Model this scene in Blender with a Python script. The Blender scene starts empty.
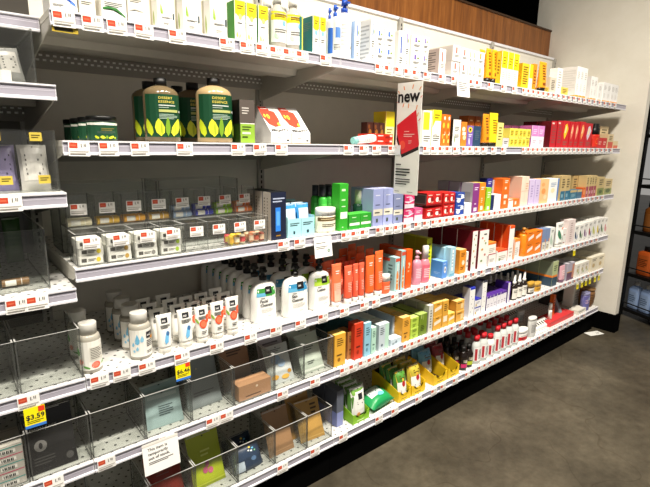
import bpy, math, random
from mathutils import Vector, Matrix
random.seed(7)
C = bpy.context.scene.collection
D, H = 1.4, 1.475                      # front plane of the shelving, camera height
FPX, PITCH, YAW, ROLL = 467.7, .20716, .68767, .012937
fw = Vector((math.sin(YAW)*math.cos(PITCH), math.cos(YAW)*math.cos(PITCH), -math.sin(PITCH)))
r0 = Vector((math.cos(YAW), -math.sin(YAW), 0)); u0 = r0.cross(fw)
rt = r0*math.cos(ROLL)+u0*math.sin(ROLL); up = rt.cross(fw)
def fx(px, Y, Z):
    m = FPX*rt-(px-325)*fw
    return -(m.y*Y+m.z*(Z-H))/m.x
def fz(X, Y, py):
    m = FPX*up-(243.5-py)*fw
    return -(m.x*X+m.y*Y)/m.z+H
def ray(px, py): return rt*((px-325)/FPX)+up*((243.5-py)/FPX)+fw
def onY(px, py, Y):
    d = ray(px, py); t = Y/d.y; return Vector((d.x*t, Y, d.z*t+H))
def onZ(px, py, z):
    d = ray(px, py); t = (z-H)/d.z; return Vector((d.x*t, d.y*t, z))

# ---------------------------------------------------------------- materials
MATS = {}
def lin(c):
    if isinstance(c, str):
        c = c.lstrip('#'); c = c if len(c) == 6 else ''.join(x*2 for x in c); c = [int(c[i:i+2], 16)/255 for i in (0, 2, 4)]
    return tuple(x/12.92 if x <= .04045 else ((x+.055)/1.055)**2.4 for x in c)
def mat(c, rough=.45, metal=0., trans=0., var=.05, spec=.4):
    key = (c, rough, metal, trans)
    if key in MATS: return MATS[key]
    m = bpy.data.materials.new('m_'+str(c)); m.use_nodes = True
    nt = m.node_tree; b = nt.nodes['Principled BSDF']; L = lin(c)
    b.inputs['Roughness'].default_value = rough; b.inputs['Metallic'].default_value = metal
    b.inputs['Specular IOR Level'].default_value = spec
    if trans:
        out = nt.nodes['Material Output']
        tr = nt.nodes.new('ShaderNodeBsdfTransparent'); tr.inputs[0].default_value = (*[.5+.5*x for x in L], 1)
        mx = nt.nodes.new('ShaderNodeMixShader'); mx.inputs[0].default_value = trans
        nt.links.new(b.outputs[0], mx.inputs[1]); nt.links.new(tr.outputs[0], mx.inputs[2]); nt.links.new(mx.outputs[0], out.inputs[0])
        b.inputs['Base Color'].default_value = (*L, 1)
    else:
        n = nt.nodes.new('ShaderNodeTexNoise'); n.inputs['Scale'].default_value = 14
        tc = nt.nodes.new('ShaderNodeTexCoord'); nt.links.new(tc.outputs['Object'], n.inputs['Vector'])
        mx = nt.nodes.new('ShaderNodeMix'); mx.data_type = 'RGBA'
        mx.inputs[6].default_value = (*[x*(1-var) for x in L], 1); mx.inputs[7].default_value = (*[min(1, x*(1+var)) for x in L], 1)
        nt.links.new(n.outputs['Fac'], mx.inputs[0]); nt.links.new(mx.outputs[2], b.inputs['Base Color'])
    MATS[key] = m; return m
def acrylic(name, tint, fac, refl=.5):
    m = bpy.data.materials.new(name); m.use_nodes = True; nt = m.node_tree; nt.nodes.clear()
    out = nt.nodes.new('ShaderNodeOutputMaterial'); tr = nt.nodes.new('ShaderNodeBsdfTransparent'); gl = nt.nodes.new('ShaderNodeBsdfGlossy')
    df = nt.nodes.new('ShaderNodeBsdfDiffuse'); df.inputs[0].default_value = (.75, .75, .72, 1)
    tr.inputs[0].default_value = (*tint, 1); gl.inputs['Roughness'].default_value = .08
    lw = nt.nodes.new('ShaderNodeLayerWeight'); lw.inputs[0].default_value = .5
    pw = nt.nodes.new('ShaderNodeMath'); pw.operation = 'POWER'; pw.inputs[1].default_value = 4.; nt.links.new(lw.outputs['Facing'], pw.inputs[0])
    ml = nt.nodes.new('ShaderNodeMath'); ml.operation = 'MULTIPLY_ADD'; ml.inputs[1].default_value = refl; ml.inputs[2].default_value = .02; nt.links.new(pw.outputs[0], ml.inputs[0])
    mx = nt.nodes.new('ShaderNodeMixShader'); m2 = nt.nodes.new('ShaderNodeMixShader'); m2.inputs[0].default_value = fac
    nt.links.new(ml.outputs[0], mx.inputs[0]); nt.links.new(tr.outputs[0], mx.inputs[1]); nt.links.new(gl.outputs[0], mx.inputs[2])
    nt.links.new(mx.outputs[0], m2.inputs[1]); nt.links.new(df.outputs[0], m2.inputs[2]); nt.links.new(m2.outputs[0], out.inputs[0])
    return m
ACR = acrylic('clear_acrylic', (.96, .965, .96), .012, .35)
ACS = acrylic('smoky_acrylic', (.90, .91, .90), .03, .3)
ACD = acrylic('acrylic_dark_edge', (.28, .29, .28), .12)
ACE = acrylic('acrylic_edge', (.7, .72, .7), .5)
def pegged():
    m = bpy.data.materials.new('perforated_white_steel'); m.use_nodes = True; nt = m.node_tree; b = nt.nodes['Principled BSDF']
    tc = nt.nodes.new('ShaderNodeTexCoord'); sp = nt.nodes.new('ShaderNodeSeparateXYZ'); nt.links.new(tc.outputs['Object'], sp.inputs[0])
    def M(op, a, v=None, c=None):
        n = nt.nodes.new('ShaderNodeMath'); n.operation = op
        for i, s in enumerate((a, v, c)):
            if s is None: continue
            if isinstance(s, (int, float)): n.inputs[i].default_value = s
            else: nt.links.new(s, n.inputs[i])
        return n.outputs[0]
    y = M('DIVIDE', sp.outputs['Y'], .030)
    row = M('FLOOR', y); odd = M('MULTIPLY', M('MODULO', M('ADD', row, 100.), 2.), .5)
    x = M('ADD', M('DIVIDE', sp.outputs['X'], .036), odd)
    dx = M('MULTIPLY', M('SUBTRACT', M('FRACT', M('ADD', x, 100.)), .5), .036)
    dy = M('MULTIPLY', M('SUBTRACT', M('FRACT', M('ADD', y, 100.)), .5), .030)
    r2 = M('ADD', M('MULTIPLY', dx, dx), M('MULTIPLY', dy, dy))
    hole = M('LESS_THAN', r2, .0044**2)
    mx = nt.nodes.new('ShaderNodeMix'); mx.data_type = 'RGBA'; nt.links.new(hole, mx.inputs[0])
    mx.inputs[6].default_value = (.74, .73, .70, 1); mx.inputs[7].default_value = (.02, .02, .02, 1)
    nt.links.new(mx.outputs[2], b.inputs['Base Color']); b.inputs['Roughness'].default_value = .4
    return m
PEG = pegged()

# ---------------------------------------------------------------- mesh helpers
class MB:
    def __init__(s): s.v = []; s.f = []; s.m = []; s.mats = []; s.sm = []
    def mi(s, m):
        if isinstance(m, (str, tuple)): m = mat(m)
        if m not in s.mats: s.mats.append(m)
        return s.mats.index(m)
    def add(s, vs, fs, m, smooth=False):
        o = len(s.v); s.v += [tuple(v) for v in vs]; k = s.mi(m)
        for f in fs: s.f.append([o+i for i in f]); s.m.append(k); s.sm.append(smooth)
        return s
    def box(s, x0, x1, y0, y1, z0, z1, m, fm=None, ch=0.):
        """fm: dict of face letter F,B,L,R,T,U -> material; ch chamfers the upright edges"""
        fm = fm or {}
        if ch:
            P = [(x0+ch, y0), (x1-ch, y0), (x1, y0+ch), (x1, y1-ch), (x1-ch, y1), (x0+ch, y1), (x0, y1-ch), (x0, y0+ch)]
            names = ['F', 'R0', 'R', 'B0', 'B', 'L0', 'L', 'F0']
        else:
            P = [(x0, y0), (x1, y0), (x1, y1), (x0, y1)]; names = ['F', 'R', 'B', 'L']
        n = len(P); vs = [(x, y, z0) for x, y in P]+[(x, y, z1) for x, y in P]
        o = len(s.v); s.v += vs
        for i in range(n):
            j = (i+1) % n; s.f.append([o+i, o+j, o+n+j, o+n+i]); s.m.append(s.mi(fm.get(names[i], m))); s.sm.append(False)
        s.f.append([o+n+i for i in range(n)]); s.m.append(s.mi(fm.get('T', m))); s.sm.append(False)
        s.f.append([o+n-1-i for i in range(n)]); s.m.append(s.mi(fm.get('U', m))); s.sm.append(False)
        return s
    def prism(s, pts, x0, x1, m, ends=None):
        """pts: (y,z) outline, extruded along x"""
        n = len(pts); vs = [(x0, y, z) for y, z in pts]+[(x1, y, z) for y, z in pts]
        s.add(vs, [[i, (i+1) % n, n+(i+1) % n, n+i] for i in range(n)], m)
        s.add(vs, [list(range(n))[::-1], [n+i for i in range(n)]], ends or m); return s
    def mesh(s, name):
        me = bpy.data.meshes.new(name); me.from_pydata(s.v, [], s.f)
        for m in s.mats: me.materials.append(m)
        me.polygons.foreach_set('material_index', s.m); me.polygons.foreach_set('use_smooth', s.sm)
        me.update(); return me
TXT = {}
def text_mesh(st, bold=0.):
    k = (st, bold)
    if k in TXT: return TXT[k]
    cu = bpy.data.curves.new('lettering', 'FONT'); cu.body = st; cu.size = 1; cu.resolution_u = 2; cu.offset = bold; cu.align_x = 'LEFT'
    o = bpy.data.objects.new('lettering', cu); C.objects.link(o)
    dg = bpy.context.evaluated_depsgraph_get(); me = bpy.data.meshes.new_from_object(o.evaluated_get(dg))
    vs = [(v.co.x, v.co.y) for v in me.vertices]; fs = [list(p.vertices) for p in me.polygons]
    bpy.data.objects.remove(o); bpy.data.curves.remove(cu); bpy.data.meshes.remove(me)
    xs = [v[0] for v in vs] or [0]; TXT[k] = (vs, fs, min(xs), max(xs)); return TXT[k]

class Flat:          # front of a carton: faces -Y at y=y0
    def __init__(s, w, h, y0=0., z0=0.): s.w, s.h, s.y0, s.z0 = w, h, y0, z0
    def at(s, u, v, off): return ((u-.5)*s.w, s.y0-off, s.z0+v*s.h)
class FlatL:         # side of a carton: faces -X
    def __init__(s, d, h, x0): s.w, s.h, s.x0 = d, h, x0
    def at(s, u, v, off): return (s.x0-off, s.w*(1-u), v*s.h)
class Slope:         # any plane: origin + u*U + v*V, normal N
    def __init__(s, o, U, V): s.o, s.U, s.V = Vector(o), Vector(U), Vector(V); s.n = s.U.cross(s.V).normalized(); s.w = s.U.length; s.h = s.V.length
    def at(s, u, v, off): return tuple(s.o+s.U*u+s.V*v+s.n*off)
class Loft:          # stacked rings (z, half width, half depth), superellipse exponent e; front tangent at y=0
    def __init__(s, secs, e=2., n=20):
        s.secs, s.e, s.n = secs, e, n; s.cy = max(q[2] for q in secs)
    def span(s, z0, z1): s.z0, s.z1 = z0, z1; s.w = 2*max(s.dim(z0)[0], s.dim(z1)[0]); s.h = z1-z0; return s
    def dim(s, z):
        S = s.secs
        for a, b in zip(S, S[1:]):
            if a[0] <= z <= b[0] and b[0] > a[0]:
                t = (z-a[0])/(b[0]-a[0]); return a[1]+(b[1]-a[1])*t, a[2]+(b[2]-a[2])*t
        return S[-1][1:3] if z > S[-1][0] else S[0][1:3]
    def at(s, u, v, off):
        z = s.z0+v*(s.z1-s.z0); hw, hd = s.dim(z)
        if s.e == 2.:
            a = max(-1.5, min(1.5, (u-.5)*2*1.35)); return ((hw+off)*math.sin(a), s.cy-(hd+off)*math.cos(a), z)
        x = max(-.999, min(.999, (u-.5)*2))
        return (x*hw, s.cy-(hd+off)*(1-abs(x)**s.e)**(1/s.e)-off*.5, z)
    def build(s, mb, m, cap=True):
        n = s.n; vs = []
        for z, hw, hd in s.secs:
            for i in range(n):
                a = 2*math.pi*i/n; c, q = math.cos(a), math.sin(a)
                vs.append((hw*math.copysign(abs(c)**(2/s.e), c), s.cy+hd*math.copysign(abs(q)**(2/s.e), q), z))
        fs = []
        for k in range(len(s.secs)-1):
            for i in range(n):
                j = (i+1) % n; fs.append([k*n+i, k*n+j, (k+1)*n+j, (k+1)*n+i])
        mb.add(vs, fs, m, True)
        if cap:
            k = len(s.secs)-1; o = len(mb.v)-len(vs)
            mb.f.append([o+k*n+i for i in range(n)]); mb.m.append(mb.mi(m)); mb.sm.append(False)
            mb.f.append([o+n-1-i for i in range(n)]); mb.m.append(mb.mi(m)); mb.sm.append(False)
        return mb
def deco(mb, sf, items, off0=.0004):
    """items on surface sf, in 0..1 coordinates: ('r',u0,v0,u1,v1,c) ('e',u,v,ru,rv,c) ('l',u0,v0,u1,v1,n,c) ('p',[(u,v)..],c) ('t',u,v,height,text,c[,bold])"""
    for k, it in enumerate(items):
        off = off0+k*.00016; t = it[0]
        if t == 'l' and isinstance(it[-1], str): it = it[:-1]+(ink(it[-1]),)
        if t == 'r' or t == 'l':
            bars = [it[1:5]]
            if t == 'l':
                u0_, v0, u1, v1, n = it[1:6]; st = (v1-v0)/n
                bars = [(u0_, v0+i*st+st*.25, u0_+(u1-u0_)*(1 if i % 3 else .78), v0+i*st+st*.7) for i in range(n)]
            for u0_, v0, u1, v1 in bars:
                nu = 8 if isinstance(sf, Loft) and u1-u0_ > .2 else (3 if isinstance(sf, Loft) else 1); nv = 3 if isinstance(sf, Loft) and v1-v0 > .3 else 1
                vs = [sf.at(u0_+(u1-u0_)*i/nu, v0+(v1-v0)*j/nv, off) for j in range(nv+1) for i in range(nu+1)]
                mb.add(vs, [[j*(nu+1)+i, j*(nu+1)+i+1, (j+1)*(nu+1)+i+1, (j+1)*(nu+1)+i] for j in range(nv) for i in range(nu)], it[-1])
        elif t == 'e':
            _, u, v, ru, rv, c = it
            vs = [sf.at(u, v, off)]+[sf.at(u+ru*math.cos(a*math.pi/7), v+rv*math.sin(a*math.pi/7), off) for a in range(14)]
            mb.add(vs, [[0, 1+i, 1+(i+1) % 14] for i in range(14)], c)
        elif t == 'p':
            pts = it[1]; cu = sum(p[0] for p in pts)/len(pts); cv = sum(p[1] for p in pts)/len(pts)
            vs = [sf.at(cu, cv, off)]+[sf.at(a, b, off) for a, b in pts]; n = len(pts)
            mb.add(vs, [[0, 1+i, 1+(i+1) % n] for i in range(n)], it[2])
        elif t == 't':
            u, v, hh, st, c = it[1:6]; vs, fs, a, b = text_mesh(st, it[6] if len(it) > 6 else .0)
            hm = hh*sf.h; mb.add([sf.at(u+(x-a)*hm/sf.w, v+y*hh, off) for x, y in vs], fs, c)
def ink(c):
    q = [int(c.lstrip('#')[i:i+2], 16) for i in (0, 2, 4)] if len(c) == 7 else [40]*3
    if sum(q)/3 > 168: return c
    return '#%02x%02x%02x' % tuple(int(x*.66) for x in q)
def leaf(u, v, w, h, ang):
    pts = []
    for t, s in ((0, 0), (.2, .8), (.5, 1), (.8, .6), (1, 0), (.8, -.6), (.5, -1), (.2, -.8)):
        x, y = s*w/2, t*h; pts.append((u+x*math.cos(ang)-y*math.sin(ang)*w/max(h, 1e-6)*1.6, v+y*math.cos(ang)))
    return pts

# ---------------------------------------------------------------- objects
ALL = []; LABELS = {}
def tag(o, label, cat, group=None):
    label = ' '.join(label.split()); n = len(label.replace(',', ' ').split())
    if not 4 <= n <= 16: print('LABEL LENGTH', n, label)
    if label in LABELS and (group is None or LABELS[label] != group): print('LABEL TWICE', label)
    LABELS[label] = group
    o['label'] = label; o['category'] = cat
    if group: o['group'] = group
def ob(name, me, parent=None, loc=(0, 0, 0), rot=(0, 0, 0)):
    if isinstance(me, MB): me = me.mesh(name)
    o = bpy.data.objects.new(name, me); C.objects.link(o); o.location = loc; o.rotation_euler = rot
    if parent: o.parent = parent
    return o
def place(name, proto, loc, label, cat, group=None, rot=(0, 0, 0)):
    """proto: [(part name, mesh[, [(sub-part name, mesh)]])...]; one entry = a thing of one mesh"""
    proto[:] = [(p[0], p[1].mesh(p[0]) if isinstance(p[1], MB) else p[1], p[2] if len(p) > 2 else []) for p in proto]
    if len(proto) == 1 and not proto[0][2]: o = ob(name, proto[0][1], None, loc, rot)
    else:
        o = ob(name, None, None, loc, rot)
        for pn, me, subs in proto:
            q = ob(pn, me, o)
            for k, (sn, sm) in enumerate(subs):
                if isinstance(sm, MB): sm = sm.mesh(sn); subs[k] = (sn, sm)
                ob(sn, sm, q)
    tag(o, label, cat, group); return o
def structure(name, mb, loc=(0, 0, 0)):
    o = ob(name, mb, None, loc); o['kind'] = 'structure'; return o

SH = {1: 1.799, 2: 1.479, 3: 1.131, 4: .805, 5: .530, 6: .204}
SN = {1: 'top shelf', 2: 'second shelf', 3: 'third shelf', 4: 'fourth shelf', 5: 'fifth shelf', 6: 'bottom shelf'}
NUM = ['zero', 'one', 'two', 'three', 'four', 'five', 'six', 'seven', 'eight', 'nine', 'ten', 'eleven', 'twelve']
ORD = ['first', 'second', 'third', 'fourth', 'fifth', 'sixth', 'seventh', 'eighth', 'ninth', 'tenth']
FACES = {k: [] for k in SH}              # (x0, x1, description) of what stands at each shelf's front
def run(k, xa, xb, yt, desc, builder, name='carton', cat='box', n=1, rows=1, d=.06, stack=1, s=.015, gap=.0026, h=None, pitch=None, yaw=0., only=None, shrink=1., z=None, where=None, jit=.0015):
    """a block of identical things: n side by side, rows deep, stack high, between image columns xa..xb of the shelf front"""
    Z = SH[k]+.001 if z is None else z; Y = D+s
    ym = Y if name in ('carton', 'display_tray', 'patch_display_carton') else Y+d*.5
    A, B = fx(xa, ym, Z), fx(xb, ym, Z)
    if h is None: h = (fz(A if ym == Y else (A+B)/2 if n == 1 else A, ym, yt)-Z)
    h = h/stack; W = (B-A)/n; w = W-gap
    proto = builder(w*shrink, d, h-.0004)
    FACES[k].append((A, B, desc))
    where = SN[k] if where is None else where
    grp = '%s on the %s' % (desc, SN[k]) if n*rows*stack > 1 else None
    for j in range(rows):
        for i in range(n):
            for t in range(stack):
                if only and not only(i, j, t): continue
                bits = []
                lab = desc+(' on '+where if where else '')
                if stack == 2: lab = ('lower ', 'upper ')[t]+lab
                if stack > 2: lab = ORD[t]+'-layer '+lab
                if n > 1: bits.append('%s of %s toward column' % (ORD[i], NUM[n]))
                if rows > 1: bits.append('front row' if j == 0 else ORD[j]+' row')
                lab = ', '.join([lab]+bits)
                X = A+W*(i+.5)
                jx = random.uniform(-jit, jit)*(1 if gap > .004 else .15); jy = random.uniform(0, .004)
                place(name, proto, (X+jx, Y+j*(pitch or d+.002)+jy, Z+t*h), lab, cat, grp, (0, 0, yaw))
    return A, B, h

# ---------------------------------------------------------------- product builders: each returns f(w, d, h) -> proto
def carton(c, F=(), L=None, side=None, top=None, rough=.42):
    def f(w, d, h):
        mb = MB(); fm = {}
        if side: fm['L'] = side; fm['R'] = side
        if top: fm['T'] = top
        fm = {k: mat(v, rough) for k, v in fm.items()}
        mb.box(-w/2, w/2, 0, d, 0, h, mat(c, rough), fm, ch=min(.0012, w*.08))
        deco(mb, Flat(w-.003, h), list(F))
        if L: deco(mb, FlatL(d-.003, h, -w/2), list(L))
        # tuck flap: the closing line on the lid
        tl = Slope((-w/2+.002, .002, h), (w-.004, 0, 0), (0, d-.004, 0)); deco(mb, tl, [('r', .02, .9, .98, .93, '#8a8680')])
        return [('carton', mb)]
    return f
def lofted(body, cap, bodymat, capmat, label=None, lab_items=(), e=2., cap_e=2., extra=None, capname='cap'):
    """body/cap: lists of (z/h, hw/w, hd/d) fractions; label: (v0,v1,u0,u1,colour)"""
    def f(w, d, h):
        bl = Loft([(a*h, b*w, c*d) for a, b, c in body], e); mb = bl.build(MB(), bodymat)
        proto = [('bottle_body', mb)]
        if cap:
            cl = Loft([(a*h, b*w, c*d) for a, b, c in cap], cap_e, 16); cl.cy = bl.cy; proto.append((capname, cl.build(MB(), capmat)))
        if label:
            v0, v1, u0_, u1, c = label; bl.span(v0*h, v1*h); lm = MB()
            deco(lm, bl, [('r', u0_, 0, u1, 1, c)]+list(lab_items), .0007); proto.append(('label', lm))
        if extra: extra(proto, w, d, h, bl)
        return proto
    return f
def tube(c, capc, items=(), crimp=None, capfrac=.16, rough=.35, taper=.82):
    """squeeze tube standing on its cap, flat crimped end up"""
    def f(w, d, h):
        zc = h*capfrac; r = w*.5*taper; crimp_c = crimp or c
        secs = [(zc, r, min(r, d/2)), (zc+h*.04, r, min(r, d/2))]
        for t in (.25, .5, .75, .92): secs.append((zc+(h-zc)*t, r+(w/2-r)*t, min(r, d/2)*(1-t)**.75+.0015))
        secs.append((h, w/2, .0013)); bl = Loft(secs, 2.2, 18); mb = bl.build(MB(), mat(c, rough)); bl.span(zc, h)
        deco(mb, bl, [('r', .02, .93, .98, .995, crimp_c)]+list(items), .0006)
        cl = Loft([(0, r*.93, min(r, d/2)*.93), (zc, r*.95, min(r, d/2)*.95)], 2, 16); cl.cy = bl.cy
        return [('tube_body', mb), ('cap', cl.build(MB(), mat(capc, .3)))]
    return f
def pouch(c, items=(), bulge=.5, rough=.35, round_top=False, back=None):
    """flat pillow packet: crimped top and bottom, thickest in the middle"""
    def f(w, d, h):
        nx, nz = 8, 10; mb = MB(); t = d*bulge
        def P(u, v, sgn):
            b = t*(max(0, 1-(2*u-1)**2)**.5)*(max(0, 1-(2*v-1)**4)**.6)
            wv = w*(1-.03*math.sin(math.pi*v)); return ((u-.5)*wv, d/2-sgn*b, v*h)
        for sgn, cc in ((1, c), (-1, back or c)):
            vs = [P(i/nx, j/nz, sgn) for j in range(nz+1) for i in range(nx+1)]
            fs = [[j*(nx+1)+i, j*(nx+1)+i+1, (j+1)*(nx+1)+i+1, (j+1)*(nx+1)+i] for j in range(nz) for i in range(nx)]
            if sgn < 0: fs = [q[::-1] for q in fs]
            mb.add(vs, fs, mat(cc, rough), True)
        class S: pass
        sf = S(); sf.w, sf.h = w, h
        def at(u, v, off):
            p = P(min(1, max(0, u)), min(1, max(0, v)), 1); return (p[0], p[1]-off-.0008, p[2])
        sf.at = at
        out = []
        for it in items: out.append(it)
        # fine strips so that wide prints follow the bulge
        fine = []
        for it in out:
            if it[0] == 'r' and (it[3]-it[1] > .2 or it[4]-it[2] > .2):
                a, b, c2, d2 = it[1:5]; m_, n_ = 6, 6
                vs = [at(a+(c2-a)*i/m_, b+(d2-b)*j/n_, .0004) for j in range(n_+1) for i in range(m_+1)]
                mb.add(vs, [[j*(m_+1)+i, j*(m_+1)+i+1, (j+1)*(m_+1)+i+1, (j+1)*(m_+1)+i] for j in range(n_) for i in range(m_)], mat(it[5], rough))
            else: fine.append(it)
        deco(mb, sf, fine, .0012)
        deco(mb, sf, [('l', .02, .955, .98, .99, 2, '#cfcfc8'), ('e', .5, .93, .03, .012, '#26241f')], .0014)
        return [('packet', mb)]
    return f
# ---------------------------------------------------------------- the setting
def surf(name, build):
    m = bpy.data.materials.new(name); m.use_nodes = True; nt = m.node_tree; build(nt, nt.nodes['Principled BSDF'], nt.nodes['Material Output']); return m
def noise(nt, scale, detail=6, vec=None, rough=.55):
    n = nt.nodes.new('ShaderNodeTexNoise'); n.inputs['Scale'].default_value = scale; n.inputs['Detail'].default_value = detail; n.inputs['Roughness'].default_value = rough
    if vec: nt.links.new(vec, n.inputs['Vector'])
    return n.outputs['Fac']
def ramp(nt, fac, stops):
    r = nt.nodes.new('ShaderNodeValToRGB'); el = r.color_ramp.elements
    while len(el) < len(stops): el.new(.5)
    for e, (p, c) in zip(el, stops): e.position = p; e.color = (*lin(c), 1)
    nt.links.new(fac, r.inputs[0]); return r.outputs[0]
def coords(nt, sc=(1, 1, 1), out='Object'):
    tc = nt.nodes.new('ShaderNodeTexCoord'); mp = nt.nodes.new('ShaderNodeMapping'); mp.inputs['Scale'].default_value = sc
    nt.links.new(tc.outputs[out], mp.inputs[0]); return mp.outputs[0]
def concrete(nt, b, o):
    v = coords(nt); a = noise(nt, 2.2, 8, v); c = noise(nt, 17, 8, v, .7)
    mx = nt.nodes.new('ShaderNodeMix'); mx.data_type = 'RGBA'; mx.blend_type = 'MULTIPLY'; mx.inputs[0].default_value = .8
    nt.links.new(ramp(nt, a, [(.3, '#3e392f'), (.5, '#4f493d'), (.7, '#625b4d')]), mx.inputs[6])
    nt.links.new(ramp(nt, c, [(.3, '#b4b0a8'), (.62, '#f4f2ee')]), mx.inputs[7])
    vo = nt.nodes.new('ShaderNodeTexVoronoi'); vo.feature = 'DISTANCE_TO_EDGE'; vo.inputs['Scale'].default_value = .55
    wv = nt.nodes.new('ShaderNodeVectorMath'); wv.operation = 'ADD'; n2 = nt.nodes.new('ShaderNodeTexNoise'); n2.inputs['Scale'].default_value = 2.5
    nt.links.new(v, n2.inputs['Vector']); nt.links.new(v, wv.inputs[0]); nt.links.new(n2.outputs['Color'], wv.inputs[1]); nt.links.new(wv.outputs[0], vo.inputs['Vector'])
    crack = ramp(nt, vo.outputs['Distance'], [(0., '#d2ccc2'), (.003, '#ffffff')])
    m2 = nt.nodes.new('ShaderNodeMix'); m2.data_type = 'RGBA'; m2.blend_type = 'MULTIPLY'; m2.inputs[0].default_value = .8
    nt.links.new(mx.outputs[2], m2.inputs[6]); nt.links.new(crack, m2.inputs[7]); nt.links.new(m2.outputs[2], b.inputs['Base Color'])
    b.inputs['Roughness'].default_value = .42; b.inputs['Specular IOR Level'].default_value = .35
def plaster(nt, b, o):
    v = coords(nt); nt.links.new(ramp(nt, noise(nt, 6, 6, v), [(.3, '#e4decf'), (.7, '#ece7da')]), b.inputs['Base Color'])
    bp = nt.nodes.new('ShaderNodeBump'); bp.inputs['Strength'].default_value = .12; bp.inputs['Distance'].default_value = .01
    nt.links.new(noise(nt, 30, 5, v), bp.inputs['Height']); nt.links.new(bp.outputs[0], b.inputs['Normal']); b.inputs['Roughness'].default_value = .7
def woodgrain(nt, b, o):
    v = coords(nt, (7, 1, .6)); a = noise(nt, 5, 8, v, .65)
    nt.links.new(ramp(nt, a, [(.3, '#5f3510'), (.5, '#7f4a18'), (.68, '#985f28')]), b.inputs['Base Color']); b.inputs['Roughness'].default_value = .45
def darkpaint(nt, b, o):
    v = coords(nt); nt.links.new(ramp(nt, noise(nt, 3, 4, v), [(.3, '#080807'), (.7, '#0e0d0c')]), b.inputs['Base Color']); b.inputs['Roughness'].default_value = .9; b.inputs['Specular IOR Level'].default_value = .03
M_FLOOR, M_PLASTER, M_WOOD, M_DARK = surf('polished_concrete', concrete), surf('cream_plaster', plaster), surf('wood_cladding', woodgrain), surf('black_paint', darkpaint)
structure('floor', MB().box(-6, 18, -5, 7, -.05, 0, M_FLOOR))
structure('wall_right', MB().box(4.132, 4.20, 1.29, 2.2, 0, 3.7, M_PLASTER))
structure('baseboard_right', MB().box(4.12, 4.212, 1.275, 2.2, 0, .15, mat('#040404', .95, spec=.03)))
structure('wall_back', MB().box(-6, 4.13, 2.07, 2.11, 0, 2.43, M_WOOD))
structure('trim_1', MB().box(-6, 4.13, 2.062, 2.115, 2.43, 2.442, '#3a2410'))
structure('wall_far', MB().box(-6, 18, 6.9, 7, 0, 4.4, M_DARK))
structure('ceiling', MB().box(-6, 18, -5, 7, 4.4, 4.5, M_DARK))
for k, (y, z) in enumerate(((3.0, 3.5), (4.2, 3.7))):
    o = ob('ceiling_duct', MB().box(-6, 4.1, y, y+.22, z, z+.16, mat('#1a1918', .9, spec=.03)))
    tag(o, ('dark steel duct high over the wood cladding, nearer run', 'dark steel duct high over the wood cladding, farther run')[k], 'duct', 'ceiling ducts')

# ---------------------------------------------------------------- the shelving
KICK = mat('#050505', .95, spec=.02)
GREY, PANEL, LIPW, LILAC = mat('#c9c5ba', .5), mat('#ded9cd', .55), mat('#dfdee3', .4), mat('#a8a4b0', .4)
UNDER = mat('#dcd7cb', .55)
XB = [-.701, .2585, 1.2175, 2.1765, 3.1355, 4.075]
frame = ob('gondola_shelving', None, None, (0, 0, 0)); tag(frame, 'long grey steel shelving back and base running to the white column', 'shelving')
for i in range(5):
    ob('back_panel', MB().box(XB[i]+.002, XB[i+1]-.002, 1.995, 2.035, .1, 2.19, PANEL if i else '#5f5b53'), frame)  # first bay's panel is darker: the bay's deep shade painted into its colour
    ob('top_rail', MB().box(XB[i]+.002, XB[i+1]-.002, 1.985, 2.045, 2.19, 2.205, LIPW), frame)
    ob('kick_plate', MB().box(XB[i]+.001, XB[i+1]-.001, 1.43, 1.45, 0, .165, KICK), frame)
for i, x in enumerate(XB):
    mb = MB().box(x-.016, x+.016, 1.978, 1.9945, .1, 2.2, '#a5a29a')
    for k in range(80): z = .14+k*.0255; mb.add([(x-.004, 1.9772, z), (x+.004, 1.9772, z), (x+.004, 1.9772, z+.015), (x-.004, 1.9772, z+.015)], [[0, 1, 2, 3]], '#15140f')
    ob('upright', mb, frame)
BAY = ['shorter-stepped bay of large clear bins', 'bay of the dark green soap bottles', 'bay behind the hanging new sign', 'bay between new sign and column bay', 'bay beside the white column']
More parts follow.
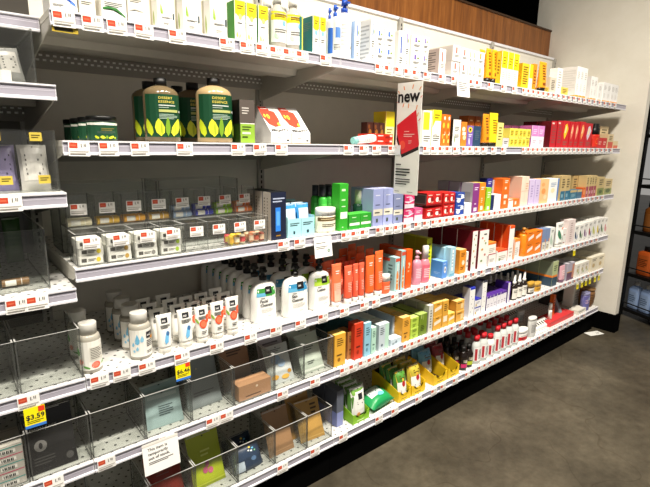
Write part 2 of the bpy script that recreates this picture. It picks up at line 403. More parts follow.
def shelf(i, Z, label, name='gondola_shelf', flat=False, y0=D):
    x0, x1 = XB[i]+.0012, XB[i+1]-.0012
    r = ob(name, None, None, (x0, y0, Z)); w = x1-x0; dp = 1.976-y0; UN = UNDER if i else mat('#8a857b', .55); BR = GREY if i else UN  # left bay steel takes a darker colour that paints in its shade
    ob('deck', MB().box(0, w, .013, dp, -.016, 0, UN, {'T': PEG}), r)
    ch = MB().prism([(0, -.0004), (0, -.0045), (.004, -.0065), (.004, -.0305), (0, -.033), (0, -.0385), (.0125, -.0385), (.0125, -.0004)], 0, w, LIPW)
    ch.add([(0.002, .0036, -.0302), (w-.002, .0036, -.0302), (w-.002, .0036, -.0068), (.002, .0036, -.0068)], [[0, 1, 2, 3]], LILAC)
    ch.add([(0.003, .0032, -.0165), (w-.003, .0032, -.0165), (w-.003, .0032, -.0148), (.003, .0032, -.0148)], [[0, 1, 2, 3]], '#cfccd6')
    ob('price_channel', ch, r)
    if not flat:
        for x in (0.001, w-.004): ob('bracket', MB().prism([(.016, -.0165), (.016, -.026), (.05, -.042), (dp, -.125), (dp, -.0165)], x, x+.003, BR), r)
        ob('stiffener', MB().prism([(.27, -.0165), (.28, -.04), (.36, -.04), (.37, -.0165)], .006, w-.006, UN), r)
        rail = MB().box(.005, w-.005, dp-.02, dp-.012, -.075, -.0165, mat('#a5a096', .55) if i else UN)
        for k in range(int(w/.022)):
            for z in (-.034, -.05):
                x = .012+k*.022+(.011 if z < -.04 else 0)
                rail.add([(x, dp-.0205, z), (x+.011, dp-.0205, z), (x+.011, dp-.0205, z+.007), (x, dp-.0205, z+.007)], [[0, 1, 2, 3]], '#fffdf6')  # near-white squares paint the light coming through the rail's holes
        ob('perforated_rail', rail, r)
    tag(r, label, 'shelf', 'steel shelves of the long run'); return r
for k, Z in SH.items():
    for i in range(1, 5): shelf(i, Z, 'white-lipped steel %s of the %s' % (SN[k], BAY[i]), flat=k == 6)
LZ = {2: 1.617, 3: 1.343, 4: 1.077, 5: .803, 6: .531, 7: .204}
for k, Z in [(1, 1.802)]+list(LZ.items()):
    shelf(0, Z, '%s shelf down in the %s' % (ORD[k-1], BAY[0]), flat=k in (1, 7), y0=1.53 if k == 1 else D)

# ---------------------------------------------------------------- clear bins
def acrylic_bin(w, d, h, t=.0038, rail=False):
    A, E = ACR, ACE
    def panel(x0, x1, y0, y1, z0, z1, faces):
        return MB().box(x0, x1, y0, y1, z0, z1, ACD, dict({f: (A if 'F' in faces and y0 < .01 else ACS) for f in faces}, **({} if z1-z0 < .01 else {'T': E})))
    p = [('front_panel', panel(-w/2, w/2, 0, t, 0, h, 'FB')), ('side_panel', panel(-w/2, -w/2+t, t, d-t, 0, h, 'LR')), ('side_panel', panel(w/2-t, w/2, t, d-t, 0, h, 'LR')),
         ('rear_panel', panel(-w/2, w/2, d-t, d, 0, h, 'FB')), ('bottom_panel', panel(-w/2+t, w/2-t, t, d-t, 0.0005, .002, 'TU'))]
    if rail: p.append(('rim_strip', MB().box(-w/2, w/2, -.006, .0, h-.016, h, LIPW)))
    return p
BW = .1598
def bins(i, Z, cols, y, d, h, text, rail=False, bound=None):
    x1 = XB[i] if i else XB[1]
    proto = acrylic_bin(BW-.003, d, h, rail=rail)
    for q, c in enumerate(cols):
        x = (XB[1]-BW*(c+.5)) if i == 0 else XB[i]+BW*(c+.5)
        pr = proto
        if bound: x = (bound[c]+bound[c+1])/2; pr = acrylic_bin(bound[c+1]-bound[c]-.003, d, h)
        place('acrylic_bin', pr, (x, y, Z+.001), text[q], 'bin', 'clear acrylic bins')
BIN5, BIN6 = [.2595, .4195, .577, .741, .918, 1.061, 1.2165], [.2595, .4185, .577, .747, .916, 1.079, 1.2165]
bins(1, SH[5], range(6), D+.014, .2, .15, ['empty clear acrylic bin on fifth shelf beside the black packet bin', 'clear acrylic bin on fifth shelf holding pale teal packets', 'clear acrylic bin holding one slate grey packet',
     'clear acrylic bin holding kraft brown card and box', 'clear acrylic bin holding the flower-print packets', 'clear acrylic bin holding pale green bent packets'], bound=BIN5)
bins(1, SH[6], range(6), D+.014, .2, .15, ['empty dark clear bin on bottom shelf left of red pouch', 'clear acrylic bin holding the dark red pouch', 'clear acrylic bin holding a lime green packet',
     'clear acrylic bin holding two navy dotted packets', 'clear acrylic bin holding one kraft brown packet', 'clear acrylic bin holding kraft yellow packets'], bound=BIN6)
bins(0, LZ[5], range(2), D+.014, .2, .15, ['empty clear bin beside the floral bottle', 'empty clear bin cut by the frame above barcode cartons'])
bins(0, LZ[6], range(2), D+.014, .2, .15, ['clear acrylic bin holding the black packet', 'clear acrylic bin holding the barcode cartons'])
def widebin(Z, y, d, h, label, rail=False, w=.475, xr=.008):
    place('acrylic_bin', acrylic_bin(w, d, h, rail=rail), (XB[1]-xr-w/2, y, Z+.001), label, 'bin', 'clear acrylic bins')
widebin(LZ[2], 1.475, .28, .14, 'wide clear bin under the topmost left bay shelf holding grey packs', xr=.03)
widebin(LZ[3], 1.44, .25, .16, 'wide clear bin with yellow stickers holding lavender packs')
widebin(LZ[4], 1.45, .4, .165, 'wide dark nearly empty clear bin over the orange tags', xr=.055)

# two-tier lip balm display units on the third shelf: four pockets wide, a front and a raised rear row
PW, X0L = .0784, .2685
def balm_unit(label, q):
    r = ob('lip_balm_display', None, None, (X0L+PW*4*q, D+.012, SH[3]+.001)); tag(r, label, 'display bin', 'lip balm display bins')
    t = .0025; W = PW*4-.003
    for tier, (y0, y1, z0, z1) in enumerate(((0, .09, 0, .093), (.0925, .185, .095, .19))):
        def pn(n, *a, f): ob(n, MB().box(*a, ACD, dict({c: ACR for c in f}, **({} if 'T' in f else {'T': ACE}))), r)
        pn('front_panel', 0, W, y0, y0+t, z0, z1, f='FB'); pn('rear_panel', 0, W, y1-t, y1, z0, z1, f='FB'); pn('bottom_panel', t, W-t, y0+t, y1-t, z0, z0+.002, f='TU')
        for k in range(5):
            x = min(W-t, k*W/4); pn('divider', x, x+t, y0+t, y1-t, z0+.002, z1, f='LR')
    ob('riser', MB().box(.01, W-.01, .0925, .1855, 0, .094, ACE, {c: ACR for c in 'FBLR'}), r)
for q in range(2):
    place('acrylic_bin', acrylic_bin(PW*4-.006, .15, .215), (X0L+PW*4*(q+.5), D+.225, SH[3]+.001), ('tall clear bin behind the white balm pack display', 'tall clear bin behind the colourful balm display')[q], 'bin', 'clear acrylic bins')
balm_unit('two-tier clear lip balm display full of white balm packs', 0)
balm_unit('two-tier clear lip balm display beside the silver cartons', 1)

# ---------------------------------------------------------------- tags and signs
def tag_mesh():
    mb = MB().box(-.026, .026, 0, .0008, -.0375, 0, '#f4f2ee'); sf = Flat(.052, .0375, 0, -.0375)
    deco(mb, sf, [('r', .05, .55, .43, .94, '#c4452a'), ('r', .1, .68, .36, .8, '#d9694a'), ('r', .58, .62, .62, .88, '#6a6660'), ('r', .66, .62, .68, .66, '#6a6660'), ('r', .72, .7, .76, .9, '#8a867e'), ('r', .79, .68, .83, .9, '#8a867e'),
                  ('r', .06, .32, .94, .37, '#b5b1a9'), ('r', .06, .14, .8, .21, '#98948c')], .0003)
    return [('price_tag', mb)]
TAGS = tag_mesh()
TAGX = []
def price_tag(x, Z, label, y=D-.0012, rot=0., group=None, sc=1.):
    o = place('price_tag', TAGS, (x, y, Z-.0035), label, 'price tag', group, (random.uniform(-.05, .02), random.uniform(-.03, .03), rot))
    o.scale = (sc, 1, sc); return o
def shelf_tags(k, pxs):
    xs = [fx(p+.3, D, SH[k])+.025 for p in pxs]; last = -9; xs2 = []
    for x in sorted(xs):
        if x-last < .0535: x = last+.0535
        if x+.027 < XB[5]: xs2.append(x); last = x
    own = {}
    for x in xs2:
        best = min(FACES[k], key=lambda f: max(f[0]-x, x-f[1], 0)); own.setdefault(best[2], []).append(x)
    for dsc, v in own.items():
        sh = dsc.split(' ')
        for i, x in enumerate(v):
            lab = 'price tag under ' + dsc
            if len(v) > 1: lab += ', %s of %s toward column' % (ORD[i], NUM[len(v)]) if len(v) < 11 else ''
            price_tag(x, SH[k], lab, group='price tags on the %s edge' % SN[k])
def shelf_card(px0, px1, k, w, h, label, items, name='shelf_card', cat='sign', drop=.006, tilt=-.14, y=D-.004):
    x0 = fx(px0, D, SH[k]); mb = MB().box(0, w, 0, .0008, -h, 0, '#f3f1ec'); deco(mb, Slope((0, 0, -h), (w, 0, 0), (0, 0, h)), items, .0003)
    place(name, [(name, mb)], (x0, y, SH[k]-drop), label, cat, None, (tilt, 0, 0))
def sale_tag(x, Z, price, label, group=None, small=False):
    w, h = (.05, .058) if not small else (.036, .046)
    mb = MB().box(-w/2, w/2, 0, .0008, -h, 0, '#f5e312'); sf = Slope((-w/2, 0, -h), (w, 0, 0), (0, 0, h))
    it = [('r', 0, 0, 1, .14, '#3b7bd0'), ('l', .1, .2, .9, .36, 2, '#8a8420'), ('r', .68, .72, .98, .98, '#dd3b20')]
    it.append(('t', .08, .42, .34, price, '#20222c', .02) if price else ('r', .2, .4, .7, .62, '#5a5010'))
    if small: it = [('r', 0, .8, 1, 1, '#f6f3da'), ('l', .15, .35, .85, .7, 3, '#a59a1a'), ('r', 0, 0, 1, .06, '#e8dc40')]
    deco(mb, sf, it, .0003)
    place('sale_tag', [('sale_tag', mb)], (x, D-.003, Z-.039), label, 'sale tag', group, (-.05, 0, 0))

# ---------------------------------------------------------------- wire rack beyond the column
rk = ob('wire_rack', None, None, (4.66, 1.42, 0), (0, 0, 0)); tag(rk, 'black metal rack of bottles standing beyond the white column', 'rack')
ang = math.atan2(-.9, -.42); rk.rotation_euler = (0, 0, ang)       # local x runs along the rack towards the viewer, local +y away from the column
RH = [.08, .40, .78, 1.18, 1.60]
for x in (0, .9):
    for y in (0, .36): ob('post', MB().box(x-.014, x+.014, y-.014, y+.014, 0, 2.0, '#0d0d0d'), rk)
for z in RH:
    ob('shelf_board', MB().box(.015, .885, -.005, .365, z-.03, z, '#100f0e'), rk)
    ob('guard_bar', MB().box(.015, .885, -.014, -.008, z+.045, z+.055, '#1b1a19'), rk)
RKM = Matrix.Translation((4.66, 1.42, 0)) @ Matrix.Rotation(ang, 4, 'Z')
# ---------------------------------------------------------------- products
W_ = '#f4f2ec'; INK = '#3b3a3a'
def lines(u0_, v0, u1, v1, n, c='#7d7a76'): return ('l', u0_, v0, u1, v1, n, c)

# ======== top shelf
run(1, 49.6, 78.6, -22, 'white carton with blue swoosh', carton(W_, [lines(.08, .12, .5, .22, 3), ('p', [(.3, .5), (.55, .42), (.9, .27), (.95, .3), (.7, .45), (.4, .56)], '#2b57b4'), ('p', [(.75, .3), (.97, .2), (.97, .25), (.8, .36)], '#5f8fe0'), lines(.1, .62, .8, .8, 3, '#33508f')]), d=.09)
run(1, 79.4, 96.8, -20, 'cream carton with grey print', carton('#efe9da', [lines(.1, .3, .8, .42, 2), lines(.1, .55, .8, .75, 4)]), d=.09)
run(1, 102, 128, -18, 'white carton with green swoosh', carton(W_, [lines(.1, .35, .85, .5, 3, '#5b6a58'), ('p', [(.02, .25), (.3, .3), (.6, .26), (.95, .1), (.97, .14), (.6, .34), (.25, .36), (.02, .31)], '#3d7d3c'), lines(.1, .65, .8, .8, 2, '#3d7d3c')]), d=.09)
run(1, 128.6, 147, -16, 'cream carton with faint grey arc', carton('#f1ecdf', [('p', [(.05, .3), (.4, .36), (.9, .32), (.9, .34), (.4, .39), (.05, .33)], '#b9b6ac'), lines(.1, .55, .8, .75, 4, '#a9a498')]), d=.09)
ALOE = [('p', leaf(.24, .42, .12, .34, .25), '#b7cf62'), ('p', leaf(.2, .42, .12, .3, -.1), '#8fb848'), ('p', leaf(.3, .42, .1, .28, .5), '#a9c95c'), lines(.2, .3, .85, .36, 2, '#88857d'), ('r', .9, .3, .99, .5, '#3c4a52'), lines(.3, .1, .7, .2, 2, '#b3b0a8')]
for a, b, t in ((158, 176, 'first'), (183.5, 201, 'second'), (211, 228.3, 'third')):
    run(1, a, b, -6-(a-158)*-.05, 'white aloe-leaf carton, %s toward column,' % t, carton(W_, ALOE, L=[('r', .0, 0, .25, 1, '#c8c2a8'), ('p', leaf(.5, .1, .2, .5, .1), '#a9bd6a')]), d=.06)
YT = [('r', 0, .66, 1, 1, '#f6e21d'), ('p', [(.05, .68), (.5, .56), (.95, .68)], '#f6e21d'), ('e', .5, .6, .17, .07, '#b9dc7c'), lines(.2, .78, .8, .9, 2, '#c9981c'), lines(.2, .42, .8, .47, 1, '#a8a59d'), ('p', leaf(.2, .06, .2, .16, .1), '#eee36a'), ('p', leaf(.4, .06, .2, .12, -.3), '#f2ea90')]
run(1, 234.8, 269.5, -1, 'green-sided yellow-topped white carton', carton(W_, YT, side='#3a8b26'), n=3, rows=2, d=.05, gap=.004)
def clearbottle(w, d, h):
    f = lofted([(0, .47, .47), (.03, .5, .5), (.62, .5, .5), (.7, .46, .46), (.76, .24, .24), (.82, .22, .22)], [(.82, .25, .25), (1, .25, .25)], mat('#cfc9bd', .15, 0, .35), '#f2f0ea', (.1, .66, .02, .98, W_),
               lab_items=[('r', .02, .72, .98, 1, '#f3df22'), ('p', [(.1, .74), (.5, .58), (.9, .74)], '#f3df22'), ('e', .6, .62, .1, .09, '#7fb4d8'), lines(.2, .8, .75, .93, 2, '#c78f28'), lines(.2, .3, .8, .45, 2, '#a5a29a'), ('p', leaf(.3, .1, .2, .2, .3), '#bfe0c0')])
    return f(w, d, h)
run(1, 270, 300.5, -8, 'clear bottle with yellow-topped white label', clearbottle, 'toner_bottle', 'bottle', n=2, rows=2, d=.062)
run(1, 299.8, 303.6, 16, 'teal carton end with yellow edge', carton('#14706e', [('r', .6, 0, 1, 1, '#e8d84a')]), d=.1)
YB = [('r', 0, .66, 1, 1, '#f6e21d'), ('p', [(.05, .67), (.5, .58), (.95, .67)], '#f6e21d'), ('e', .5, .56, .2, .07, '#7fb4d8'), lines(.2, .78, .8, .9, 2, '#c9981c'), lines(.2, .3, .8, .42, 2, '#a8a59d')]
run(1, 312.7, 326.4, 15, 'teal-sided yellow-topped white carton', carton(W_, YB, side='#14706e', L=[lines(.25, .62, .85, .86, 5, '#7fb0ae')]), n=2, d=.1)
def pump(bodyc, capc, lab=None, items=(), body=None, e=2., hose=True, head=.8, rough=.35):
    """pump bottle: body, collar, stem and spout head"""
    def f(w, d, h):
        body_ = body or [(0, .47, .47), (.02, .5, .5), (.62, .5, .5), (.68, .45, .45), (.72, .2, .2), (.74, .18, .18)]
        bl = Loft([(a*h, b*w, c*d) for a, b, c in body_], e); proto = [('bottle_body', bl.build(MB(), mat(bodyc, rough) if isinstance(bodyc, str) else bodyc))]
        zt = body_[-1][0]; n = min(w, d)
        cl = Loft([(zt*h, n*.25, n*.25), ((zt+.07)*h, n*.25, n*.25), ((zt+.075)*h, n*.13, n*.13), (.9*h, n*.13, n*.13), (.905*h, n*.25, n*.25), (h, n*.2, n*.2)], 2, 14); cl.cy = bl.cy
        pm = cl.build(MB(), mat(capc, .35)); pm.prism([(bl.cy-n*.02, .91*h), (bl.cy-n*.02-head*n*.6, .925*h), (bl.cy-n*.02-head*n*.6, .95*h), (bl.cy-n*.02, .985*h)], -n*.11, n*.11, mat(capc, .35))
        proto.append(('pump_head', pm))
        if lab:
            v0, v1, ua, ub, c = lab; bl.span(v0*h, v1*h); lm = MB(); deco(lm, bl, [('r', ua, 0, ub, 1, c or bodyc)]+list(items), .0007); proto.append(('label', lm))
        return proto
    return f
BLB = [(0, .47, .47), (.02, .5, .5), (.72, .5, .5), (.765, .42, .42), (.78, .2, .2), (.79, .18, .18)]
run(1, 326.8, 331.6, 8, 'white bottle with blue pump and blue side label', pump(W_, '#2d5fc9', (.1, .6, .0, .4, '#3a6fc8'), body=BLB), 'lotion_bottle', 'bottle', d=.05, s=.05)
run(1, 331.6, 338.2, 5, 'white bottle with blue pump and blue print', pump(W_, '#2d5fc9', (.1, .66, .1, .8, None), [('r', .2, .5, .75, .85, '#5c8ad6'), lines(.1, .1, .8, .3, 4)], body=BLB), 'lotion_bottle', 'bottle', d=.05, s=.03)
run(1, 338.4, 349.2, 0, 'tall white bottle with dark blue pump', pump('#f6f5f2', '#2450b8', (.1, .66, .1, .9, None), [('r', .62, .12, .8, .22, '#b5a98c'), lines(.1, .2, .5, .9, 6, '#dcd9d2')], body=BLB), 'lotion_bottle', 'bottle', d=.055)
BP = [('r', .3, .62, .5, .9, '#4d76c8'), ('e', .68, .72, .12, .06, '#8aa85a'), lines(.2, .36, .8, .52, 3, '#8d8a86'), lines(.3, .1, .7, .2, 2, '#aaa7a2')]
PP = [('r', .3, .62, .5, .9, '#7a63b0'), ('e', .68, .72, .12, .06, '#7e9a50'), lines(.2, .36, .8, .52, 3, '#8d8a86'), lines(.3, .1, .7, .2, 2, '#aaa7a2')]
run(1, 354.7, 360.6, 20.3, 'white carton with blue side', carton(W_, BP, side='#9db8dc', L=[('r', .1, .05, .7, .95, '#3f6ab0')]), d=.1)
run(1, 370, 375, 18.3, 'tall white carton with blue mark', carton(W_, BP, L=[lines(.1, .1, .9, .9, 9, '#c6c4c0')]), d=.1)
run(1, 375.3, 384, 27.9, 'small white blue-marked carton', carton(W_, BP), stack=2, d=.07)
run(1, 384.3, 394.5, 28.8, 'wide white blue-marked carton', carton(W_, BP), stack=2, d=.07)
run(1, 397.8, 403.8, 30, 'white carton with dark blue stripe', carton('#efede8', [('r', .35, .4, .6, .85, '#3f5fb0'), lines(.2, .1, .8, .3, 3)]), d=.07)
run(1, 403.9, 409, 28.8, 'slim white purple-marked carton', carton(W_, PP), d=.07)
run(1, 410.6, 421.4, 34.5, 'wide white purple-marked carton', carton(W_, PP), stack=2, d=.07)
run(1, 421.6, 428.3, 36, 'small white purple-marked carton', carton(W_, PP), stack=2, d=.07)
RP = [('r', .35, .5, .55, .88, '#d46a5a'), lines(.2, .25, .8, .42, 3, '#9a9692'), lines(.2, .1, .7, .18, 1, '#b5b1ac')]
OP = [('r', .35, .5, .55, .88, '#eda03a'), lines(.2, .25, .8, .42, 3, '#9a9692'), lines(.2, .1, .7, .18, 1, '#b5b1ac')]
run(1, 438.8, 445.4, 48, 'white carton with taupe side', carton(W_, RP, side='#b3a29a', L=[lines(.15, .1, .85, .9, 9, '#9a8a84')]), d=.14)
run(1, 451.5, 459.6, 44.4, 'white red-marked carton with taupe lid', carton(W_, RP, top='#9b8580', side='#ded6ce'), stack=2, d=.14)
run(1, 459.9, 467.3, 47, 'white red-marked carton', carton(W_, RP, side='#8f6a62'), stack=2, d=.1)
run(1, 467.6, 475.6, 49, 'slim white orange-marked carton', carton(W_, OP), n=2, stack=2, d=.07)
run(1, 475.9, 483.6, 51, 'wide white orange-marked carton', carton(W_, OP), stack=2, d=.07)
OT = [lines(.3, .3, .7, .9, 6, '#9c5a10'), ('r', .3, .1, .7, .2, '#8a4a10')]
run(1, 484.3, 495, 47.8, 'orange tube on a black cap', tube('#f5a81c', '#15130f', OT, capfrac=.13, taper=.9), 'sunscreen_tube', 'tube', n=2, rows=2, d=.035)
run(1, 495.3, 499.4, 52, 'dark yellow carton', carton('#dba51c', [lines(.2, .3, .8, .8, 5, '#96700f')]), d=.1)
run(1, 500.2, 517.4, 50.3, 'yellow-over-white sunscreen carton', carton('#f7f4e4', [('r', 0, .5, 1, 1, '#f8e31a'), lines(.2, .6, .8, .85, 3, '#d9b80e'), lines(.2, .15, .7, .4, 4, '#c9c5b4')], side='#efd417'), n=3, d=.09)
run(1, 521, 528, 62.6, 'golden yellow carton with brown print', carton('#f3c52a', [lines(.15, .15, .85, .9, 8, '#a57a12')], side='#e7b41d'), d=.09)
run(1, 528.3, 532, 64, 'yellow-and-white slim carton', carton('#f4efd6', [('r', 0, .45, 1, 1, '#f2d11e')]), d=.04)
run(1, 532.1, 535.7, 63.5, 'deep orange slim carton', carton('#e98d1b', [lines(.2, .2, .8, .8, 5, '#9d560c')]), d=.08)
run(1, 536.8, 544, 62, 'tall orange tube on wide black cap', tube('#ef9f23', '#16130f', OT, capfrac=.12, taper=.92), 'sunscreen_tube', 'tube', d=.04)
run(1, 544.3, 549, 86.6, 'low golden carton beside black cap', carton('#d9b44a', [lines(.2, .2, .8, .8, 3, '#9a7a22')]), d=.07)
run(1, 549.6, 555.6, 76.8, 'grey-beige carton', carton('#cfc5b2', [lines(.2, .2, .8, .85, 6, '#95897a')]), d=.07)
run(1, 555.8, 560.8, 67.5, 'thin tall white carton', carton('#f0eee8', [lines(.2, .2, .8, .9, 7, '#b2ada5')]), d=.05)
run(1, 560.9, 568, 86.6, 'low yellow gold carton beside thin white carton', carton('#e9c95c', [lines(.2, .2, .8, .8, 3, '#a98a2e')]), d=.07)
WO = [('r', 0, 0, 1, .07, '#ef9a2c'), ('l', .2, .6, .8, .85, 4, '#c4c0b9'), ('l', .2, .2, .6, .45, 4, '#d9d5cd')]
run(1, 574.6, 585, 66, 'tallest white orange-footed carton', n=3, builder=carton('#f3f1ec', WO, side='#dcd8d4', L=[('r', 0, 0, 1, .06, '#ef9a2c'), lines(.1, .2, .9, .9, 9, '#cfcbc6')]), d=.1)
run(1, 589.4, 595.8, 76, 'second tallest white orange-footed carton', n=2, builder=carton('#f3f1ec', WO, side='#dcd8d4', L=[('r', 0, 0, 1, .06, '#ef9a2c')]), d=.1)
run(1, 597.5, 601.3, 83, 'narrow white carton with orange foot', carton('#f3f1ec', WO), d=.06)
run(1, 601.8, 617.2, 82, 'plain white orange-footed carton', carton('#f4f2ee', WO), n=4, d=.06)

# ======== second shelf
def jar(bodyc, capc, items=(), lab=None, cap_t=.78, rough=.3):
    def f(w, d, h):
        return lofted([(0, .46, .46), (.04, .49, .49), (cap_t-.03, .49, .49), (cap_t, .44, .44)], [(cap_t, .5, .5), (.97, .5, .5), (1, .47, .47)], mat(bodyc, rough), mat(capc, .35), lab or (.06, cap_t-.06, .0, 1, bodyc), lab_items=items, capname='lid')(w, d, h)
    return f
LEAF = [('p', leaf(.14, .02, .18, .44, .35), '#c7d428'), ('p', leaf(.34, .02, .2, .42, .12), '#dfe63a'), ('p', leaf(.48, .02, .1, .46, -.05), '#7da62a'), ('p', leaf(.6, .02, .24, .46, -.4), '#e3e83e'), ('p', leaf(.86, .02, .12, .3, .1), '#a9c232'), ('p', leaf(.36, .06, .04, .3, .12), '#b5c42c'), ('p', leaf(.63, .06, .05, .34, -.4), '#bfce30')]
run(2, 86.8, 118.2, 116.2, 'dark green jar with black lid', jar('#1a4a30', '#0c0d0c', [lines(.4, .5, .75, .7, 2, '#c8b95a'), lines(.3, .34, .78, .5, 3, '#7fa38a'), ('r', 0, .86, 1, 1, '#e8e6dc')]+[('p', [(.5+(a-.45)*.6, b*.5) for a, b in q[1]], q[2]) for q in LEAF]), 'balm_jar', 'jar', rows=4, d=.079, pitch=.1)
SOAPB = [(0, .47, .47), (.02, .5, .5), (.74, .5, .5), (.79, .47, .47), (.83, .4, .4), (.865, .27, .27), (.88, .2, .2), (.885, .14, .14)]
def soap(liquid):
    return lofted(SOAPB, [(.875, .18, .18), (1, .18, .18)], mat(liquid, .18), '#0b0b0b', (.07, .735, .0, 1, '#13482c'),
        lab_items=[('t', .32, .89, .075, 'DESERT', '#d3c356', .02), ('t', .32, .8, .075, 'ESSENCE', '#d3c356', .02), ('r', .32, .73, .68, .755, '#cfd6cc'), ('r', .32, .685, .52, .7, '#a9b8aa'), ('r', .32, .585, .74, .645, '#b9bf72'), ('e', .82, .61, .035, .03, '#d8ddd2'), lines(.32, .42, .72, .55, 4, '#a9bfae')]+LEAF)
run(2, 146.3, 180.4, 78.3, 'dark green labelled soap bottle, amber soap,', soap('#6f5f45'), 'soap_bottle', 'bottle', rows=2, d=.103, pitch=.106, gap=.002)
A_, B_, h_ = run(2, 198.2, 231.6, 78.3, 'dark green labelled bottle of pale golden soap', soap('#ae956c'), 'soap_bottle', 'bottle', d=.103)
for q, t in ((.165, 'just behind the pale golden bottle'), (.30, 'farther behind the pale golden bottle')):
    place('soap_bottle', soap('#6a5a42')(B_-A_-.0015, .103, h_), ((A_+B_)/2, D+.015+q, SH[2]+.001), 'green labelled soap bottle %s' % t, 'bottle', 'green soap bottles')
run(2, 240.6, 256.2, 99, 'taupe-over-lime carton with black side', carton('#5b524c', [('r', 0, 0, 1, .44, '#8fb63c'), ('r', 0, .44, 1, .46, '#e6e2d8'), lines(.12, .66, .6, .84, 3, '#c9c3bb'), lines(.12, .28, .75, .4, 2, '#55702a'), ('r', .12, .2, .7, .25, '#dfe8c8'), lines(.12, .1, .6, .17, 1, '#48611f')], side='#151311', L=[('r', 0, 0, 1, .44, '#27400f')], top='#3a332f'), d=.07, rows=2)
def patchbox(w, d, h):
    """display carton: low straight front, card sloping back to a tall rear, printed red flame"""
    fz_ = .28*h; prof = [(0, 0), (d, 0), (d, h), (d*.72, h), (0, fz_)]
    mb = MB().prism(prof, -w/2, w/2, '#f0eeea', mat('#d3d0ca'))
    sl = Slope((-w/2, 0, fz_), (w, 0, 0), (0, d*.72, h-fz_)); fr = Flat(w, fz_)
    deco(mb, sl, [('p', [(.0, .98), (.0, .55), (.12, .3), (.35, .2), (.65, .24), (.75, .5), (.72, .8), (.5, .84), (.4, .98)], '#e23a20'), ('e', .28, .6, .07, .09, '#f6c33a'), ('e', .28, .6, .03, .04, '#2a1712'), ('e', .12, .62, .05, .07, '#f6c33a'), lines(.1, .86, .5, .93, 1, '#f6e3da'), ('e', .62, .3, .08, .07, '#f1d23e'), ('t', .08, .03, .15, 'MIGHTY', INK, .03)])
    deco(mb, fr, [lines(.3, .45, .6, .55, 1, '#8c8985'), ('r', .78, .2, .9, .36, '#4a4744'), ('r', 0, 0, 1, .06, '#e9a27a')])
    return [('display_carton', mb)]
run(2, 271, 311.2, 104, 'white display carton with red flame', patchbox, 'patch_display_carton', n=2, d=.13, gap=.004)
run(2, 367, 385, 121.8, 'dark brown carton with gold pattern behind red boxes', carton('#3a1c12', [('e', .5, .5, .3, .2, '#8a5a1c'), ('e', .3, .8, .2, .1, '#6a3c14'), ('e', .7, .2, .2, .1, '#6a3c14')]), n=3, s=.10, d=.04, where='')
run(2, 371, 393.5, 133.3, 'flat red carton with white print', carton('#d33420', [('r', .3, .55, .55, .75, '#efe3da'), ('e', .75, .4, .12, .2, '#a32217'), ('r', .85, .5, .97, .8, '#e8d6cc')], top='#c12d1c'), stack=2, d=.08)
def lying_tube(w, d, h):
    p = tube('#f3f2ee', '#8fd0c8', [lines(.3, .3, .7, .8, 5, '#c9c6c0')], taper=.85)(.036, .03, .135)
    return p
place('lotion_tube', lying_tube(0, 0, 0), (fx(352, D+.02, SH[2])+.004, D+.006, SH[2]+.015), 'white tube lying in front of the flat red cartons', 'tube', None, (math.pi/2*.0, math.radians(84), 0))
YSQ = [('r', 0, .7, 1, 1, '#f4e01c'), ('p', [(0, .5), (.35, .72), (0, .72)], '#f4e01c'), lines(.1, .12, .9, .3, 3, '#8d8b84'), ('e', .4, .3, .2, .04, '#b8b5ac'), lines(.2, .75, .8, .9, 2, '#c5ae12')]
run(2, 385.2, 394.2, 111, 'yellow carton just behind new sign', carton('#eadf9a', [('r', 0, .55, 1, 1, '#f0d91e'), lines(.1, .1, .8, .5, 5, '#b79a50')], side='#e3cb2a'), s=.10, d=.08, where='')
run(2, 421.8, 430.6, 110, 'short white carton with yellow corner', carton('#f6f4ea', [('r', 0, .45, .75, .95, '#f1de2c'), lines(.1, .1, .9, .3, 3, '#8d8b84')]), d=.08)
run(2, 431.2, 440.2, 109.5, 'tall yellow-topped white carton with squiggles', carton('#f6f4ea', YSQ, side='#efd91e'), d=.08, rows=2)
ORF = [('e', .45, .65, .25, .09, '#f6c43a'), ('e', .7, .4, .2, .07, '#f8e4c0'), ('e', .3, .3, .22, .08, '#f4a63a'), ('e', .65, .15, .2, .07, '#f8d36a'), ('e', .6, .88, .2, .06, '#f3e6d6'), ('r', .35, .38, .75, .55, '#e8641c')]
run(2, 440.6, 450, 114, 'orange carton with yellow flower print', carton('#e9701e', ORF), n=2, d=.08)
run(2, 452.2, 460, 119.3, 'white carton with dark botanical side', carton('#efeee6', [lines(.2, .55, .8, .75, 3, '#7a786c'), ('p', leaf(.3, .1, .2, .3, .3), '#9aa883'), lines(.2, .3, .8, .45, 3, '#a8a59b')], side='#2d2a22', L=[('p', leaf(.5, .2, .3, .4, .2), '#8d9a62')]), d=.08)
run(2, 460.3, 466.2, 121.6, 'orange carton with cream flowers', carton('#ea8128', [('e', .4, .7, .3, .1, '#f6e6c8'), ('e', .6, .35, .3, .1, '#f7d9a8'), ('r', .2, .45, .8, .58, '#f6efe0')]), d=.08)
run(2, 466.4, 472.7, 125.4, 'purple carton with yellow flower', carton('#7d63ae', [('e', .45, .8, .35, .14, '#f3c92c'), ('e', .45, .8, .15, .06, '#2a241c'), ('p', leaf(.4, .05, .3, .4, .2), '#cfc4e0'), lines(.2, .45, .8, .6, 2, '#efe9f4')]), d=.08)
run(2, 467, 480, 115.4, 'brown-orange carton behind purple and navy cartons', carton('#9a4e18', [('e', .5, .5, .4, .2, '#d9892a'), lines(.2, .8, .8, .9, 1, '#e8c08a')]), n=2, s=.1, d=.06, where='')
run(2, 473, 480.6, 125.7, 'navy carton with pale print', carton('#28435f', [lines(.2, .3, .8, .8, 5, '#7f97ad')]), d=.08)
